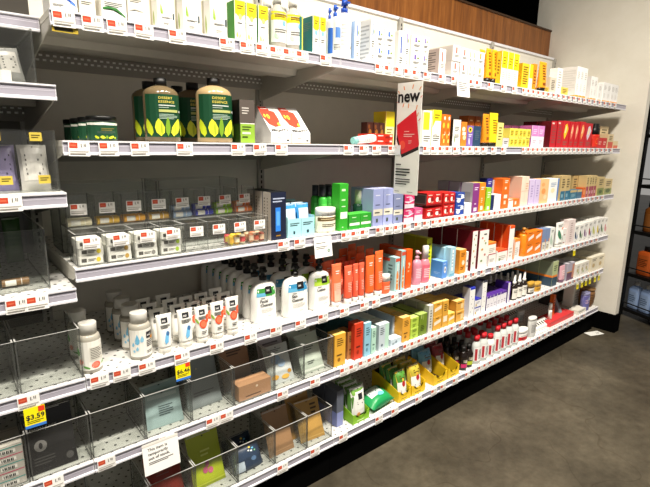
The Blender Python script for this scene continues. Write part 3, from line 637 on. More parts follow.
run(2, 480.9, 487.2, 113.9, 'amber tube on black cap', tube('#e38d1c', '#14110c', OT, capfrac=.11, taper=.9), 'sunscreen_tube', 'tube', d=.045)
run(2, 487.6, 496, 113, 'yellow tube on black cap', tube('#f2cd1e', '#14110c', [lines(.25, .3, .75, .8, 6, '#c39a10')], capfrac=.11, taper=.95), 'sunscreen_tube', 'tube', d=.045)
run(2, 496.2, 502.4, 122.4, 'pale yellow carton', carton('#efdf7e', [lines(.2, .25, .8, .85, 5, '#b7a24a')], side='#e6b93c'), d=.08)
run(2, 502.8, 509, 137.8, 'small silver carton', carton('#c9c5c6', [lines(.2, .3, .8, .7, 2, '#8f8b8e')]), d=.06)
run(2, 503, 530, 124.7, 'plum carton behind yellow patterned boxes', carton('#8d4a72', [lines(.1, .3, .9, .6, 2, '#b57f9f')]), n=4, s=.10, d=.06, where='')
run(2, 509.3, 529.6, 128, 'small yellow patterned box', carton('#efdf62', [('r', .12, .15, .88, .85, '#e3c936'), lines(.2, .25, .8, .75, 3, '#a98e22')]), n=5, stack=2, d=.05)
run(2, 530.6, 543.4, 125.2, 'orchid-over-white carton', carton('#f2e8f0', [('r', 0, .5, 1, 1, '#cf86c6'), lines(.2, .6, .8, .85, 3, '#efcdea'), lines(.2, .15, .8, .35, 2, '#c9b6c6')], side='#b65fa4'), n=2, d=.08)
RD = [lines(.2, .15, .85, .85, 7, '#e0706a'), ('r', .1, .88, .5, .94, '#f0c9bd')]
def REDSW(c): return [('p', [(.2, .5), (.35, .85), (.6, .9), (.85, .7), (.6, .45), (.35, .3)], c), ('p', [(.3, .55), (.45, .8), (.6, .8), (.5, .55)], '#f6d9a0'), lines(.2, .08, .8, .25, 2, '#e88a7a')]
run(2, 549.4, 555.2, 120.7, 'crimson carton with wide dark side', carton('#b81522', RD, side='#5d0d16'), rows=2, d=.09)
run(2, 555.7, 560.9, 120.5, 'crimson carton with pink lines', carton('#ba1623', RD, side='#8a1019'), d=.08)
run(2, 561.2, 567.9, 120.5, 'red carton with yellow swirl', carton('#c31a22', REDSW('#f2c52a')), d=.08)
run(2, 568.5, 577.4, 121.5, 'red carton with pink swirl', carton('#c01821', REDSW('#e8836a')), n=2, d=.08)
run(2, 577.8, 583.2, 121.5, 'red carton with orange swirl', carton('#c31b22', REDSW('#f09455')), d=.08)
run(2, 583.6, 590.4, 123, 'red carton with silver swirl', carton('#bf1a26', REDSW('#d9c6d2')), d=.08)
run(2, 591.2, 596.8, 123.6, 'black-topped red bottle', lofted([(0, .5, .5), (.55, .5, .5)], [(.55, .48, .48), (.8, .48, .48), (.82, .36, .36), (1, .34, .34)], '#c22a1c', '#11100f', (.06, .5, 0, 1, '#cf2c1c'), [('e', .5, .5, .3, .3, '#efa03a')]), 'serum_bottle', 'bottle', d=.05)
run(2, 597.2, 606.4, 137.6, 'low red carton', carton('#c02226', [lines(.2, .3, .8, .7, 2, '#efb8a8')]), n=2, d=.06)
run(2, 598, 606.4, 126, 'beige carton behind low red cartons', carton('#d3bd92', [lines(.2, .3, .8, .9, 5, '#9f8a60')]), n=1, s=.085, d=.06, where='')
run(2, 607.4, 612.6, 134, 'beige-over-red carton', carton('#d3bd92', [('r', 0, 0, 1, .45, '#c8503e'), lines(.2, .55, .8, .9, 3, '#9f8a60')]), d=.06)
run(2, 613, 617.6, 141, 'lowest beige-and-red carton', carton('#d8c49c', [('r', 0, 0, 1, .4, '#cf6a50')]), d=.05)

# ======== third shelf: lip balm displays first
CELL = lambda tier, c: (X0L+PW*(c+.5)-.0008, D+.012+(.0055 if tier == 0 else .098), SH[3]+.001+(.0028 if tier == 0 else .0978))
STICKC = ['#e9dfbd', '#e0b23a', '#efab2c', '#c99a35', '#9fb6d8', '#2b35b8', '#a4d629', '#ef7a22']
STICKN = ['cream', 'yellow', 'amber', 'gold', 'pale blue', 'royal blue', 'lime green', 'orange']
def stick(c, band='#f2efe6'):
    mb = MB(); l, r = .064, .0112; n = 12
    for (a, b, cc, rr) in ((-l/2, l*.2, c, r), (l*.2, l*.23, band, r*.96), (l*.23, l/2, c, r)):
        vs = [(x, r+rr*math.cos(t*2*math.pi/n), r+rr*math.sin(t*2*math.pi/n)) for x in (a, b) for t in range(n)]
        mb.add(vs, [[i, (i+1) % n, n+(i+1) % n, n+i] for i in range(n)], mat(cc, .3), True); mb.add(vs, [list(range(n))[::-1], list(range(n, 2*n))], mat(cc, .3))
    lb = MB(); m = 5; vs = [(x, r+(r+.0003)*math.cos(math.pi*(.75+.5*t/m)), r+(r+.0003)*math.sin(math.pi*(.75+.5*t/m))) for x in (-l*.38, l*.02) for t in range(m+1)]
    lb.add(vs, [[i, i+1, m+2+i, m+1+i] for i in range(m)], band); return [('stick_tube', mb), ('label', lb)]
for c in range(8):
    x, y, z = CELL(1, c); pr = stick(STICKC[c])
    for k in range(2 if c < 4 else 3):
        place('lip_balm_stick', pr, (x+random.uniform(-.002, .002), y+.004+(k % 2)*.0235+(k//2)*.0115, z+(k//2)*.0197), '%s lip balm stick in the rear tier, %s' % (STICKN[c], ('at the front', 'behind its twin', 'on top')[k]), 'lip balm', '%s lip balm sticks' % STICKN[c], (0, 0, random.uniform(-.04, .04)))
WPK = [('white-and-yellow', '#e8d23c'), ('white-and-gold', '#c9a04a'), ('white-and-grey', '#8f8c86'), ('white-and-lime', '#a9c93c')]
for c in range(4):
    x, y, z = CELL(0, c); cc = WPK[c][1]
    mb = MB().box(-.033, .033, 0, .07, 0, .0235, '#f1efe7', ch=.003); deco(mb, Flat(.06, .0235), [('r', .08, .3, .3, .75, '#5a5752'), ('e', .82, .5, .1, .3, cc), lines(.36, .35, .7, .7, 2, '#9a968e')]); pr = [('balm_pack', mb)]
    for k in range(3): place('lip_balm_pack', pr, (x+random.uniform(-.002, .002), y+random.uniform(0, .006), z+k*.0238), '%s balm pack in front tier, %s of three' % (WPK[c][0], ('lowest', 'middle', 'topmost')[k]), 'lip balm', '%s balm packs' % WPK[c][0])
for c, col, nm in ((6, ['#f2d23a', '#e8b23a', '#f1e3c0', '#d24a4a'], 'yellow'), (7, ['#c9805a', '#e3c6a6', '#b5543c', '#dcb896'], 'tan')):
    x, y, z = CELL(0, c)
    for k in range(6):
        pr = lofted([(0, .42, .42), (.2, .5, .5), (.8, .5, .5), (1, .4, .4)], None, mat(col[k % 4], .35), None, (.2, .8, .1, .9, col[(k+1) % 4]))(.022, .022, .03)
        place('round_lip_balm', pr, (x-.022+.022*(k % 3), y+.006+.026*((k//3) % 2), z), '%s round lip balm loose in pocket, %s of six' % (nm, ORD[k]), 'lip balm', 'loose %s lip balms' % nm)
for tier in (0, 1):
    for c in range(8):
        x, y, z = CELL(tier, c); yy = y-(.0072 if tier == 0 else .0072)
        price_tag(x+(-.004 if tier else .002), z+(.082 if tier == 0 else .072), 'pocket price tag, %s tier, %s of eight toward column' % (('front', 'rear')[tier], ORD[c]), y=yy, group='pocket price tags', sc=.86)

run(3, 271.2, 286.8, 192.6, 'navy carton with bright blue panel', carton('#1b2138', [('r', .28, .18, .62, .68, '#2f80e0'), ('r', .34, .3, .56, .6, '#5aa4f2'), lines(.1, .78, .9, .9, 2, '#aeb8d0'), lines(.3, .06, .7, .12, 1, '#e0a83a')], side='#b9b2a8', L=[lines(.1, .1, .25, .9, 12, '#8b8378'), lines(.5, .1, .6, .9, 12, '#8b8378')], top='#17171c'), rows=3, d=.055)
def hood_tray(trayc, nslots, pouchc):
    def f(w, d, h):
        th = h*.55; mb = MB()
        mb.box(-w/2, w/2, 0, .0015, 0, th, trayc); mb.box(-w/2, -w/2+.0015, .0015, d, 0, th*1.1, trayc); mb.box(w/2-.0015, w/2, .0015, d, 0, th*1.1, trayc); mb.box(-w/2+.0015, w/2-.0015, d-.0015, d, 0, h, trayc); mb.box(-w/2+.0015, w/2-.0015, .0015, d-.0015, 0, .0015, trayc)
        deco(mb, Flat(w, th), [('r', .48, 0, .5, 1, '#8db8c4'), lines(.08, .6, .42, .8, 2, '#56808c'), lines(.56, .6, .92, .8, 2, '#56808c'), ('r', .2, .18, .26, .34, '#2f4a54'), ('r', .7, .18, .78, .34, '#2f4a54')])
        return [('tray_carton', mb)]
    return f
A_, B_, h_ = run(3, 287.8, 314.8, 204, 'pale aqua tray carton', hood_tray('#a9dbe4', 2, '#fff'), 'display_tray', 'display tray', d=.13)
for k in range(6):
    pr = pouch(['#3a93cf', '#9fb4c0', '#20425c'][k % 3], [('r', .1, .5, .9, .85, ['#d9e6ee', '#3a86c4', '#49a4dc'][k % 3]), lines(.2, .2, .8, .4, 3, '#e8f1f6')], bulge=.4)((B_-A_)*.44, .022, .122)
    place('sheet_packet', pr, (A_+(B_-A_)*(.26 if k < 3 else .74), D+.03+.034*(k % 3), SH[3]+.004), '%s packet in the pale aqua tray, %s pile, %s' % (['blue', 'silver', 'dark blue'][k % 3], ['silver-carton side', 'jar side'][k//3], ['front', 'middle', 'back'][k % 3]), 'packet', 'packets in the aqua tray', (-.12, 0, 0))
run(3, 315.8, 334, 207.3, 'white-lidded jar with brown and cream label', jar('#e9e2cc', '#f3f0ea', [('r', 0, .72, 1, 1, '#6a5536'), lines(.15, .8, .85, .93, 1, '#cbb78e'), lines(.2, .3, .8, .55, 2, '#8f8a70')], cap_t=.7), 'cream_jar', 'jar', d=.067)
def dropper(bodyc, capc, lab=None, items=(), neck=.62, rough=.2):
    return lofted([(0, .47, .47), (.02, .5, .5), (neck-.12, .5, .5), (neck-.04, .32, .32), (neck, .24, .24)], [(neck, .27, .27), (neck+.1, .27, .27), (neck+.12, .18, .18), (.98, .15, .15), (1, .08, .08)], mat(bodyc, rough), mat(capc, .4), lab, items)
run(3, 319, 338, 186, 'green bottle with dark cap', lofted([(0, .5, .5), (.7, .5, .5), (.76, .3, .3)], [(.76, .36, .36), (1, .36, .36)], mat('#3fae3f', .25), '#23252b', (.1, .6, .1, .9, '#57c452'), [lines(.2, .5, .8, .8, 3, '#d6efd0')]), 'toner_bottle', 'bottle', n=3, s=.075, d=.045, rows=2, where='third shelf')
GB = [lines(.2, .82, .8, .92, 1, '#c9eebc'), lines(.2, .62, .8, .7, 1, '#b7e4a8'), lines(.2, .5, .8, .54, 1, '#d7f0cf'), ('r', .08, .26, .92, .4, '#f1f3ea'), lines(.3, .05, .5, .1, 1, '#bfe8b2')]
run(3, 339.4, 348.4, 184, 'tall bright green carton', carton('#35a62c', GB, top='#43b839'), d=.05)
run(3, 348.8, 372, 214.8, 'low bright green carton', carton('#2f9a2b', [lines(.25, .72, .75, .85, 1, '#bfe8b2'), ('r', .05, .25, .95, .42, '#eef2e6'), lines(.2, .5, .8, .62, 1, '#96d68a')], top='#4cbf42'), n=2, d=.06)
run(3, 354, 372, 190, 'cream-topped dark green dropper bottle', lofted([(0, .5, .5), (.56, .5, .5), (.6, .36, .36)], [(.6, .36, .36), (.98, .34, .34), (1, .3, .3)], mat('#17382a', .2), '#d9d2bf', (.1, .5, .1, .9, '#1f4a36'), [lines(.2, .5, .8, .8, 2, '#8fb09c')]), 'dropper_bottle', 'bottle', n=2, s=.08, d=.05)
LV = [('r', 0, .28, 1, .46, '#e9e4d2'), lines(.2, .8, .8, .86, 1, '#e3e6f6'), lines(.2, .55, .8, .6, 1, '#8e96c6'), lines(.15, .33, .8, .4, 1, '#6e6a5e'), ('r', .3, .1, .5, .2, '#4d5a4a')]
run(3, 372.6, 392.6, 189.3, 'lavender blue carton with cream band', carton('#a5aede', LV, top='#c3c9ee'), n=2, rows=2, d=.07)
run(3, 393.3, 403, 193.9, 'greyer lavender carton in sign shadow', carton('#8f98bf', LV, top='#aab2d6'), d=.07)  # same lavender carton, its colours greyed to paint in the sign's shade
PK = [('r', 0, .0, 1, .3, '#f0d8e2'), ('e', .65, .65, .2, .15, '#f2a9c8'), lines(.15, .75, .8, .88, 1, '#f8e2ec'), ('p', [(0, .45), (.4, .35), (1, .55), (1, .62), (.4, .42), (0, .52)], '#f7dfe8')]
run(3, 403.6, 413.8, 194.8, 'hot pink carton', carton('#d6336c', PK, side='#5a1226'), stack=2, d=.08)
run(3, 414.2, 422.6, 208.8, 'low pink-over-white carton', carton('#df5a8a', [('r', 0, 0, 1, .45, '#f0dfe4'), lines(.2, .6, .8, .85, 2, '#f6d3df')]), d=.06)
RB = [('e', .35, .45, .22, .2, '#f3e6dc'), ('e', .7, .5, .2, .22, '#8f1214'), lines(.15, .78, .85, .9, 1, '#f3dccf'), ('r', 0, 0, 1, .12, '#7d0f12'), lines(.55, .2, .9, .35, 2, '#f0c0a8')]
run(3, 425.6, 442.6, 209, 'lower red carton with cream print', carton('#c3211f', RB), n=2, d=.08)
A_, B_, h_ = run(3, 426.6, 442.6, 193.5, 'lower scarlet carton', carton('#c3211f', RB, side='#5a1816', L=[('r', .3, .12, .98, .88, '#6f6d66'), ('r', .34, .18, .94, .82, '#3a3a36')]), n=2, d=.14, z=SH[3]+.0635, where='')
run(3, 443, 454.4, 193, 'red carton with cream swoosh', carton('#c8241f', RB), n=2, stack=2, d=.09)
BLU = [('e', .3, .3, .25, .2, '#eef0f4'), ('e', .75, .65, .2, .2, '#dfe6f4'), lines(.2, .78, .8, .9, 1, '#dbe4f6'), ('p', [(0, .5), (.5, .4), (1, .5), (1, .56), (.5, .47), (0, .56)], '#eef1f7')]
run(3, 455.2, 463.8, 193, 'blue carton with white swoosh', carton('#26479d', BLU), stack=2, d=.08)
run(3, 464.2, 471, 203.5, 'low blank white carton', carton('#f1f0ee'), d=.05)
run(3, 471.5, 478, 183.3, 'purple carton with silver sides', carton('#84377f', [lines(.2, .75, .8, .88, 2, '#efd9ee'), ('r', .25, .05, .75, .17, '#f1eaf0'), lines(.3, .25, .7, .35, 1, '#d9b5d6')], side='#a8a4a6', L=[('r', .1, .25, .8, .7, '#8a8788')], top='#8f8c8e'), rows=3, d=.075)
run(3, 478.6, 484.5, 183, 'bright orange carton with white print', carton('#f08a1d', [lines(.2, .75, .8, .88, 2, '#fbe9d2'), ('r', .25, .06, .7, .2, '#f8e8d4'), lines(.3, .3, .6, .5, 3, '#fbd9ae')], top='#f6c04a'), d=.09)
run(3, 485.2, 490.3, 187.9, 'lime green carton', carton('#9acb2e', [lines(.2, .55, .8, .85, 3, '#eaf5cf'), ('r', .25, .06, .75, .2, '#eef6da')]), d=.05)
run(3, 485, 490.5, 178.5, 'navy carton behind the lime carton', carton('#262f86', [lines(.2, .8, .8, .92, 2, '#c9cff0')]), s=.07, d=.05, where='')
run(3, 490.6, 493.7, 195.5, 'slim navy carton', carton('#1d2a5c'), d=.05)
run(3, 494, 500.6, 194.8, 'blank white carton in front of silver carton', carton('#f3f2f1', [lines(.2, .8, .6, .86, 1, '#d5d3d0')]), d=.05)
run(3, 491, 500.6, 180, 'silver carton behind blank white carton', carton('#a9a5a7', [lines(.2, .5, .8, .9, 4, '#d2cfd0')]), s=.07, d=.07, where='')
run(3, 501.2, 508.3, 178.6, 'vivid orange carton with white letters', carton('#ef6d1d', [lines(.25, .84, .75, .95, 2, '#fbe6d4'), ('r', .3, .64, .55, .72, '#f8d9bf'), ('r', .25, .34, .75, .46, '#fbe6d4'), ('r', .3, .14, .6, .26, '#f9dcc4')]), d=.09)
run(3, 508.6, 513.1, 199.6, 'tiny white carton beside tiny orange carton', carton('#f2efe9', [('r', 0, .85, 1, 1, '#ef7d2d')]), d=.05)
run(3, 513.4, 519.3, 199, 'tiny orange carton with white label', carton('#ee762a', [('r', .2, .3, .5, .7, '#f6e6d6')]), d=.05)
run(3, 513.2, 520, 178, 'salmon carton behind tiny orange carton', carton('#eb9d80', [lines(.2, .2, .8, .85, 6, '#cf7d62')], side='#e08a6c'), s=.07, d=.09, where='')
run(3, 520.3, 527.7, 176.8, 'cream-pink carton with grid print', carton('#f6d9c4', [('r', .48, 0, .5, 1, '#e3bfa6'), ('r', 0, .5, 1, .52, '#e3bfa6'), lines(.55, .55, .9, .8, 3, '#d7ab90')], side='#eec3ab'), d=.09)
run(3, 528.3, 538.6, 180, 'lilac carton', carton('#d2c2e4', [lines(.3, .3, .7, .8, 5, '#a995c6')], side='#c3b3dc'), n=2, d=.08)
run(3, 539, 547.4, 179.4, 'peach carton with soft pattern', carton('#f0c189', [('e', .4, .5, .25, .12, '#e79a55'), ('e', .65, .25, .2, .1, '#f3d5ab'), ('e', .3, .78, .2, .08, '#e8a867')]), d=.08)
run(3, 547.8, 557.8, 179, 'white carton with blue edge', carton('#f1f2ee', [('r', .85, 0, 1, 1, '#5d83c0'), ('e', .4, .5, .2, .1, '#efe3b8'), lines(.15, .65, .7, .85, 3, '#9db2cc')], side='#cfe0ea'), d=.08)
KT = [('r', 0, 0, 1, .38, '#2f6a86'), lines(.2, .5, .8, .9, 4, '#8a7650'), ('r', .2, .12, .6, .26, '#7fa9b8')]
run(3, 559.6, 569, 176, 'tan-over-teal carton', carton('#c3ab77', KT), n=2, rows=2, d=.07)
run(3, 569.6, 576.3, 190.5, 'low teal carton with tan lid', carton('#3a6f86', [('r', 0, .75, 1, 1, '#c3ab77'), lines(.2, .2, .8, .6, 3, '#8fb2c0')]), d=.06)
run(3, 571, 581, 176, 'tan carton behind low teal cartons', carton('#b79c68', [lines(.2, .3, .8, .9, 5, '#7d6a44')]), n=2, s=.08, d=.06, where='')
run(3, 576.6, 581.6, 190, 'low slate blue carton', carton('#456a83', [('r', 0, .75, 1, 1, '#cbb685')]), d=.06)
run(3, 581.9, 585, 187.7, 'small burnt orange carton', carton('#d2622a', [('r', .2, .3, .8, .8, '#e89058')]), d=.05)
run(3, 585.4, 595.4, 176, 'tan-over-maroon carton', carton('#c9b27e', [('r', 0, 0, 1, .5, '#a04457'), lines(.2, .6, .8, .92, 4, '#8d7a50'), ('r', .2, .15, .7, .3, '#d9a6ae')]), n=4, d=.06)
run(3, 596.4, 603, 177.3, 'tan-over-green carton', carton('#c6b07c', [('r', 0, 0, 1, .4, '#7f8a4c'), lines(.2, .55, .8, .9, 3, '#8d7a50'), ('e', .5, .2, .25, .1, '#4f5f34')]), d=.06)
run(3, 603.4, 611, 179.4, 'tan-over-olive carton nearest the column', carton('#cdb888', [('r', 0, 0, 1, .4, '#929a63'), lines(.2, .55, .8, .9, 3, '#8d7a50'), ('e', .5, .25, .3, .14, '#55653c')]), d=.06)
# ======== fourth shelf
def micellar(items):
    return lofted([(0, .46, .46), (.02, .5, .5), (.69, .5, .5), (.74, .475, .475), (.77, .41, .41), (.78, .34, .34)], [(.765, .385, .385), (.985, .395, .395), (1, .375, .375)], mat('#bdb8aa', .2, 0, .25), mat('#dad8d0', .3, 0, .2), (.07, .66, .0, 1, '#efece3'), lab_items=items)
PEACHL = [('e', .6, .16, .15, .12, '#e4634a'), ('e', .58, .17, .1, .08, '#f08a72'), ('p', leaf(.38, .04, .2, .16, .6), '#5fa046'), ('p', leaf(.84, .12, .16, .14, -.4), '#6cab4c'), ('e', .12, .3, .08, .1, '#e88a70'), ('p', leaf(.05, .5, .14, .3, .2), '#4f9440'), ('r', .42, .34, .86, .8, '#dcd8cc'), lines(.45, .38, .82, .78, 7, '#9a968a')]
DROPL = [('p', [(.3, .86), (.38, .62), (.36, .5), (.3, .46), (.22, .5), (.22, .62)], '#6fb6d8'), ('p', [(.46, .8), (.52, .66), (.5, .56), (.44, .54), (.4, .58), (.4, .66)], '#8cc6e0'), ('p', [(.16, .56), (.2, .46), (.17, .38), (.11, .4), (.11, .46)], '#7fbfdc'), ('p', [(.3, .4), (.34, .3), (.3, .23), (.24, .26), (.25, .32)], '#84c2de'), ('e', .18, .22, .04, .05, '#8cc6e0'), ('r', .6, .66, .86, .9, '#27262a'), ('t', .63, .74, .09, '365', '#f2f0ea', .02), ('e', .84, .66, .08, .07, '#e59a3a'), lines(.6, .34, .9, .6, 4, '#55524e'), lines(.6, .1, .9, .22, 2, '#a9a59c')]
run(4, 79.4, 103.2, 322, 'clear-capped bottle with peach and leaf label', micellar(PEACHL), 'micellar_bottle', 'bottle', rows=2, d=.064, pitch=.13)
run(4, 130.3, 152.3, 311.5, 'clear-capped bottle with blue drops label', micellar(DROPL), 'micellar_bottle', 'bottle', rows=4, d=.066, pitch=.088)
T365 = [('r', .28, .74, .7, .9, '#2a2a2e'), ('t', .34, .78, .075, '365', '#f4f2ee', .02), lines(.2, .58, .84, .7, 3, '#6a6864')]
TBLU = T365+[('p', [(.58, .52), (.72, .4), (.64, .16), (.42, .1), (.36, .2), (.46, .38)], '#6fb4de'), ('e', .64, .42, .12, .07, '#3f6a9a')]
TRED = T365+[('e', .5, .44, .3, .14, '#e2502e'), ('e', .5, .44, .22, .1, '#ef7350'), ('e', .86, .6, .14, .13, '#e5582f'), ('p', leaf(.16, .46, .2, .2, .5), '#8fb848'), lines(.3, .12, .75, .24, 2, '#8e8b86')]
WT = '#eeece4'
run(4, 157.4, 173.4, 314, 'white tube with blue smear', tube(WT, '#d6d3c8', TBLU), 'cream_tube', 'tube', rows=4, d=.038, pitch=.065, gap=.002)
run(4, 178.5, 194.6, 309, 'white blue-smear tube next to grapefruit tubes', tube(WT, '#d6d3c8', TBLU), 'cream_tube', 'tube', rows=4, d=.038, pitch=.065, where='', gap=.002)
for a, b, yt, t in ((195.6, 209.8, 306, 'beside blue-smear tubes'), (211.2, 225, 301.8, 'in the middle column'), (226, 239.6, 296.7, 'beside the pump bottles')):
    run(4, a, b, yt, 'white grapefruit tube %s' % t, tube(WT, '#d6d3c8', TRED), 'cream_tube', 'tube', rows=3, d=.036, pitch=.065, where='', gap=.002)
PB = [(0, .46, .45), (.025, .5, .5), (.5, .485, .47), (.6, .465, .45), (.67, .42, .4), (.71, .34, .34), (.735, .22, .24), (.745, .13, .17), (.765, .12, .16)]
def p365(title, band, sub):
    return pump('#f2f1ec', '#111111', (.04, .72, 0, 1, None), [('r', .1, .66, .9, .88, band[0]), ('r', .1, .66, .45, .76, band[1]), ('p', [(.45, .66), (.68, .66), (.9, .56), (.9, .68), (.45, .7)], band[0]),
        ('r', .42, .72, .72, .92, '#1c1b1e'), ('t', .47, .79, .07, '365', '#f4f2ee', .02)]+[('t', .22, .5-.11*i, .11, s, '#1c1c1c', .025) for i, s in enumerate(title)]+[lines(.24, .6, .45, .64, 1, '#8a8782'), lines(.26, .22, .76, .34, 4, '#b5b2ac'), lines(.5, .1, .72, .14, 1, '#b5b2ac')], body=PB, e=2.6, head=.55)
run(4, 251.4, 276, 267, 'white Facial Cleanser pump bottle'.lower(), p365(['Facial', 'Cleanser'], ('#3f9440', '#69b3d6'), ''), 'pump_bottle', 'bottle', rows=8, d=.06, pitch=.062, gap=.003, s=.05)
run(4, 282, 307, 263, 'white blue-banded cleanser pump bottle', p365(['Skin', 'Cleanser'], ('#3b8fbd', '#64b2d8'), ''), 'pump_bottle', 'bottle', rows=4, d=.06, pitch=.085, gap=.003, s=.03)
run(4, 308.4, 328.8, 258, 'white lime-banded lotion pump bottle', p365(['Lotion'], ('#93c328', '#b9d94a'), ''), 'pump_bottle', 'bottle', rows=4, d=.06, pitch=.085, gap=.003, s=.035)
SA = [lines(.3, .72, .7, .84, 2, '#f7d9cc'), lines(.25, .2, .75, .5, 6, '#f3b7a2')]
run(4, 331, 341, 263.7, 'coral-to-blush tube with white cap', tube('#f0764c', '#f1eee8', [('r', 0, .0, 1, .3, '#f4c2a8'), ('r', 0, .3, 1, .5, '#f2a384')]+SA, capfrac=.13), 'hair_tube', 'tube', rows=4, d=.035, pitch=.06)
run(4, 343.4, 351.6, 265.4, 'short coral tube beside blush tube', tube('#ef6344', '#f1eee8', SA, capfrac=.15), 'hair_tube', 'tube', rows=3, d=.034, pitch=.06)
run(4, 352, 363, 264, 'short coral tube beside tall orange tubes', tube('#ee6446', '#f1eee8', SA, capfrac=.13), 'hair_tube', 'tube', n=2, rows=3, d=.032, pitch=.06, where='')
run(4, 364.4, 373.4, 255.5, 'tall orange tube beside coral tubes', tube('#ef6a30', '#f1eee8', SA, capfrac=.12), 'hair_tube', 'tube', rows=4, d=.036, pitch=.06)
run(4, 373.6, 381.6, 250.6, 'tallest orange tube beside small jar', tube('#ef6a30', '#f1eee8', SA, capfrac=.12), 'hair_tube', 'tube', rows=4, d=.036, pitch=.06)
run(4, 381.2, 389, 274.4, 'small orange jar with white lid', jar('#e5663c', '#f0ede6', [lines(.2, .3, .8, .7, 2, '#f7cbb6')], cap_t=.66), 'cream_jar', 'jar', d=.036)
TO = [('r', 0, .88, 1, .97, '#d0513a'), ('p', [(.3, .05), (.8, .05), (.8, .5), (.65, .58), (.65, .8), (.45, .8), (.45, .58), (.3, .5)], '#ef8a3c'), ('r', .45, .6, .65, .82, '#f2ede2'), lines(.35, .2, .75, .4, 2, '#f8d9b8')]
run(4, 394.3, 399.2, 258, 'pale teal carton picturing an orange bottle', carton('#a9cfd0', TO, side='#9ac6c8', L=[('r', .05, .86, .6, .95, '#d0513a'), lines(.5, .2, .8, .8, 6, '#7eaeb0')]), d=.09, rows=2)
run(4, 400, 404.4, 251, 'taller teal carton picturing an orange bottle', carton('#9fcacc', TO, side='#d8653c'), d=.09)
run(4, 405.2, 411.5, 250.4, 'plain deep orange carton', carton('#e85a1c', [lines(.3, .4, .6, .7, 3, '#f6b184'), ('e', .55, .62, .12, .05, '#f8c8a4')]), d=.09, rows=2)
PKB = [(0, .46, .46), (.02, .5, .5), (.62, .5, .5), (.7, .42, .42), (.735, .22, .22), (.76, .2, .2)]
run(4, 412.2, 419.6, 250.5, 'rose pink lotion bottle with pink pump', pump('#d78fa2', '#e3aebc', (.1, .6, .1, .9, None), [lines(.2, .2, .8, .8, 6, '#f0d4dc')], body=PKB, rough=.25), 'lotion_bottle', 'bottle', d=.042, s=.018)
run(4, 420, 428, 245.6, 'rose serum bottle with tall white cap', lofted([(0, .47, .47), (.02, .5, .5), (.5, .5, .5), (.6, .38, .38), (.65, .26, .26)], [(.65, .3, .3), (.99, .3, .3), (1, .27, .27)], mat('#d77f8c', .25), '#eeeae4', (.06, .5, .1, .9, '#d8687c'), [lines(.2, .2, .8, .8, 5, '#f3d2d8')]), 'serum_bottle', 'bottle', d=.046, s=.018)
run(4, 425.6, 430.8, 238.8, 'tall lime yellow carton', carton('#d5e026', [lines(.3, .15, .7, .9, 8, '#9aa716')], side='#8f9a1e'), s=.05, d=.08, rows=2)
run(4, 442.2, 447.2, 262, 'small cornflower blue carton', carton('#5b92dc', [('e', .55, .5, .25, .2, '#f0f0ec'), ('e', .55, .5, .12, .1, '#2f4a7c'), lines(.15, .8, .8, .9, 1, '#c4dbf6')], side='#4f8bd8', L=[lines(.3, .2, .8, .35, 2, '#8fb6ec')], top='#86b4ea'), d=.08)
LB = [('r', .3, .2, .62, .92, '#eef3f4'), lines(.35, .3, .58, .85, 5, '#8fb6c2'), ('r', 0, .0, 1, .1, '#6fa8c4')]
run(4, 442.8, 448.2, 248, 'light blue carton', carton('#9ccbdc', LB, side='#a9d3df', top='#c4e2ea'), s=.045, d=.11, where='fourth shelf back of cornflower')
run(4, 448.9, 454.4, 248, 'light blue carton with white stripe', carton('#a5cfe0', LB, side='#b4d8e2'), d=.09)
run(4, 459, 465.6, 250.4, 'amber orange carton', carton('#e8922c', [('e', .6, .45, .22, .1, '#f5e3c8'), lines(.2, .7, .8, .88, 3, '#a85a12'), lines(.2, .15, .8, .3, 2, '#a85a12')], side='#d98a2c', top='#f2c88c'), d=.07)
run(4, 465.9, 468, 252, 'thin white carton with black spots', carton('#efece6', [('e', .5, .55, .3, .06, '#2a2622'), ('e', .5, .3, .25, .05, '#2a2622')]), d=.07)
BOT = [('e', .3, .8, .1, .03, '#c97b70'), ('e', .7, .65, .1, .03, '#8c9f6a'), ('e', .35, .5, .12, .03, '#cf9f4a'), ('e', .7, .35, .1, .03, '#b5685c'), ('e', .35, .2, .12, .03, '#7f9564'), lines(.45, .86, .85, .93, 1, '#6a6460')]
run(4, 470.4, 475.3, 231.5, 'white-fronted maroon carton', carton('#f0ede6', BOT, side='#6d1020', top='#8c1a2c'), rows=3, d=.1)
run(4, 477.6, 486.8, 231, 'wide white botanical carton with maroon side', carton('#f0ede6', BOT+[('e', .55, .72, .06, .02, '#c9a23c')], side='#7a1224', top='#a32238'), rows=3, d=.1)
run(4, 487.6, 495.6, 254.5, 'low white carton with maroon edge', carton('#f1eee8', [('r', 0, .0, .06, 1, '#8c1a30'), ('r', 0, .92, 1, 1, '#a83040'), lines(.2, .3, .8, .6, 3, '#b5afa6')]), d=.07)
run(4, 487.6, 496, 243.4, 'orange-topped white carton on maroon-edged carton', carton('#f3efe6', [('r', 0, .85, 1, 1, '#ea7a2a'), lines(.15, .2, .85, .6, 3, '#b9b2a6')], top='#ef8a34'), d=.07, z=SH[4]+.0625, where='')
run(4, 496.4, 506.8, 251, 'low white carton with red-orange lid', carton('#f2efe8', [('r', 0, .88, 1, 1, '#dd4a2a'), lines(.15, .2, .85, .6, 3, '#b9b2a6'), ('e', .25, .3, .1, .1, '#7f9564')], top='#e2572c'), d=.06, stack=1)
run(4, 507.2, 512.2, 226, 'tall white-fronted orange carton', carton('#f3f0ea', [('r', 0, .92, 1, 1, '#e8571e'), lines(.2, .1, .8, .4, 3, '#c9c2b8')], side='#d94e18', L=[('r', .45, 0, .55, 1, '#f08a54')], top='#e85d22'), rows=2, d=.1)
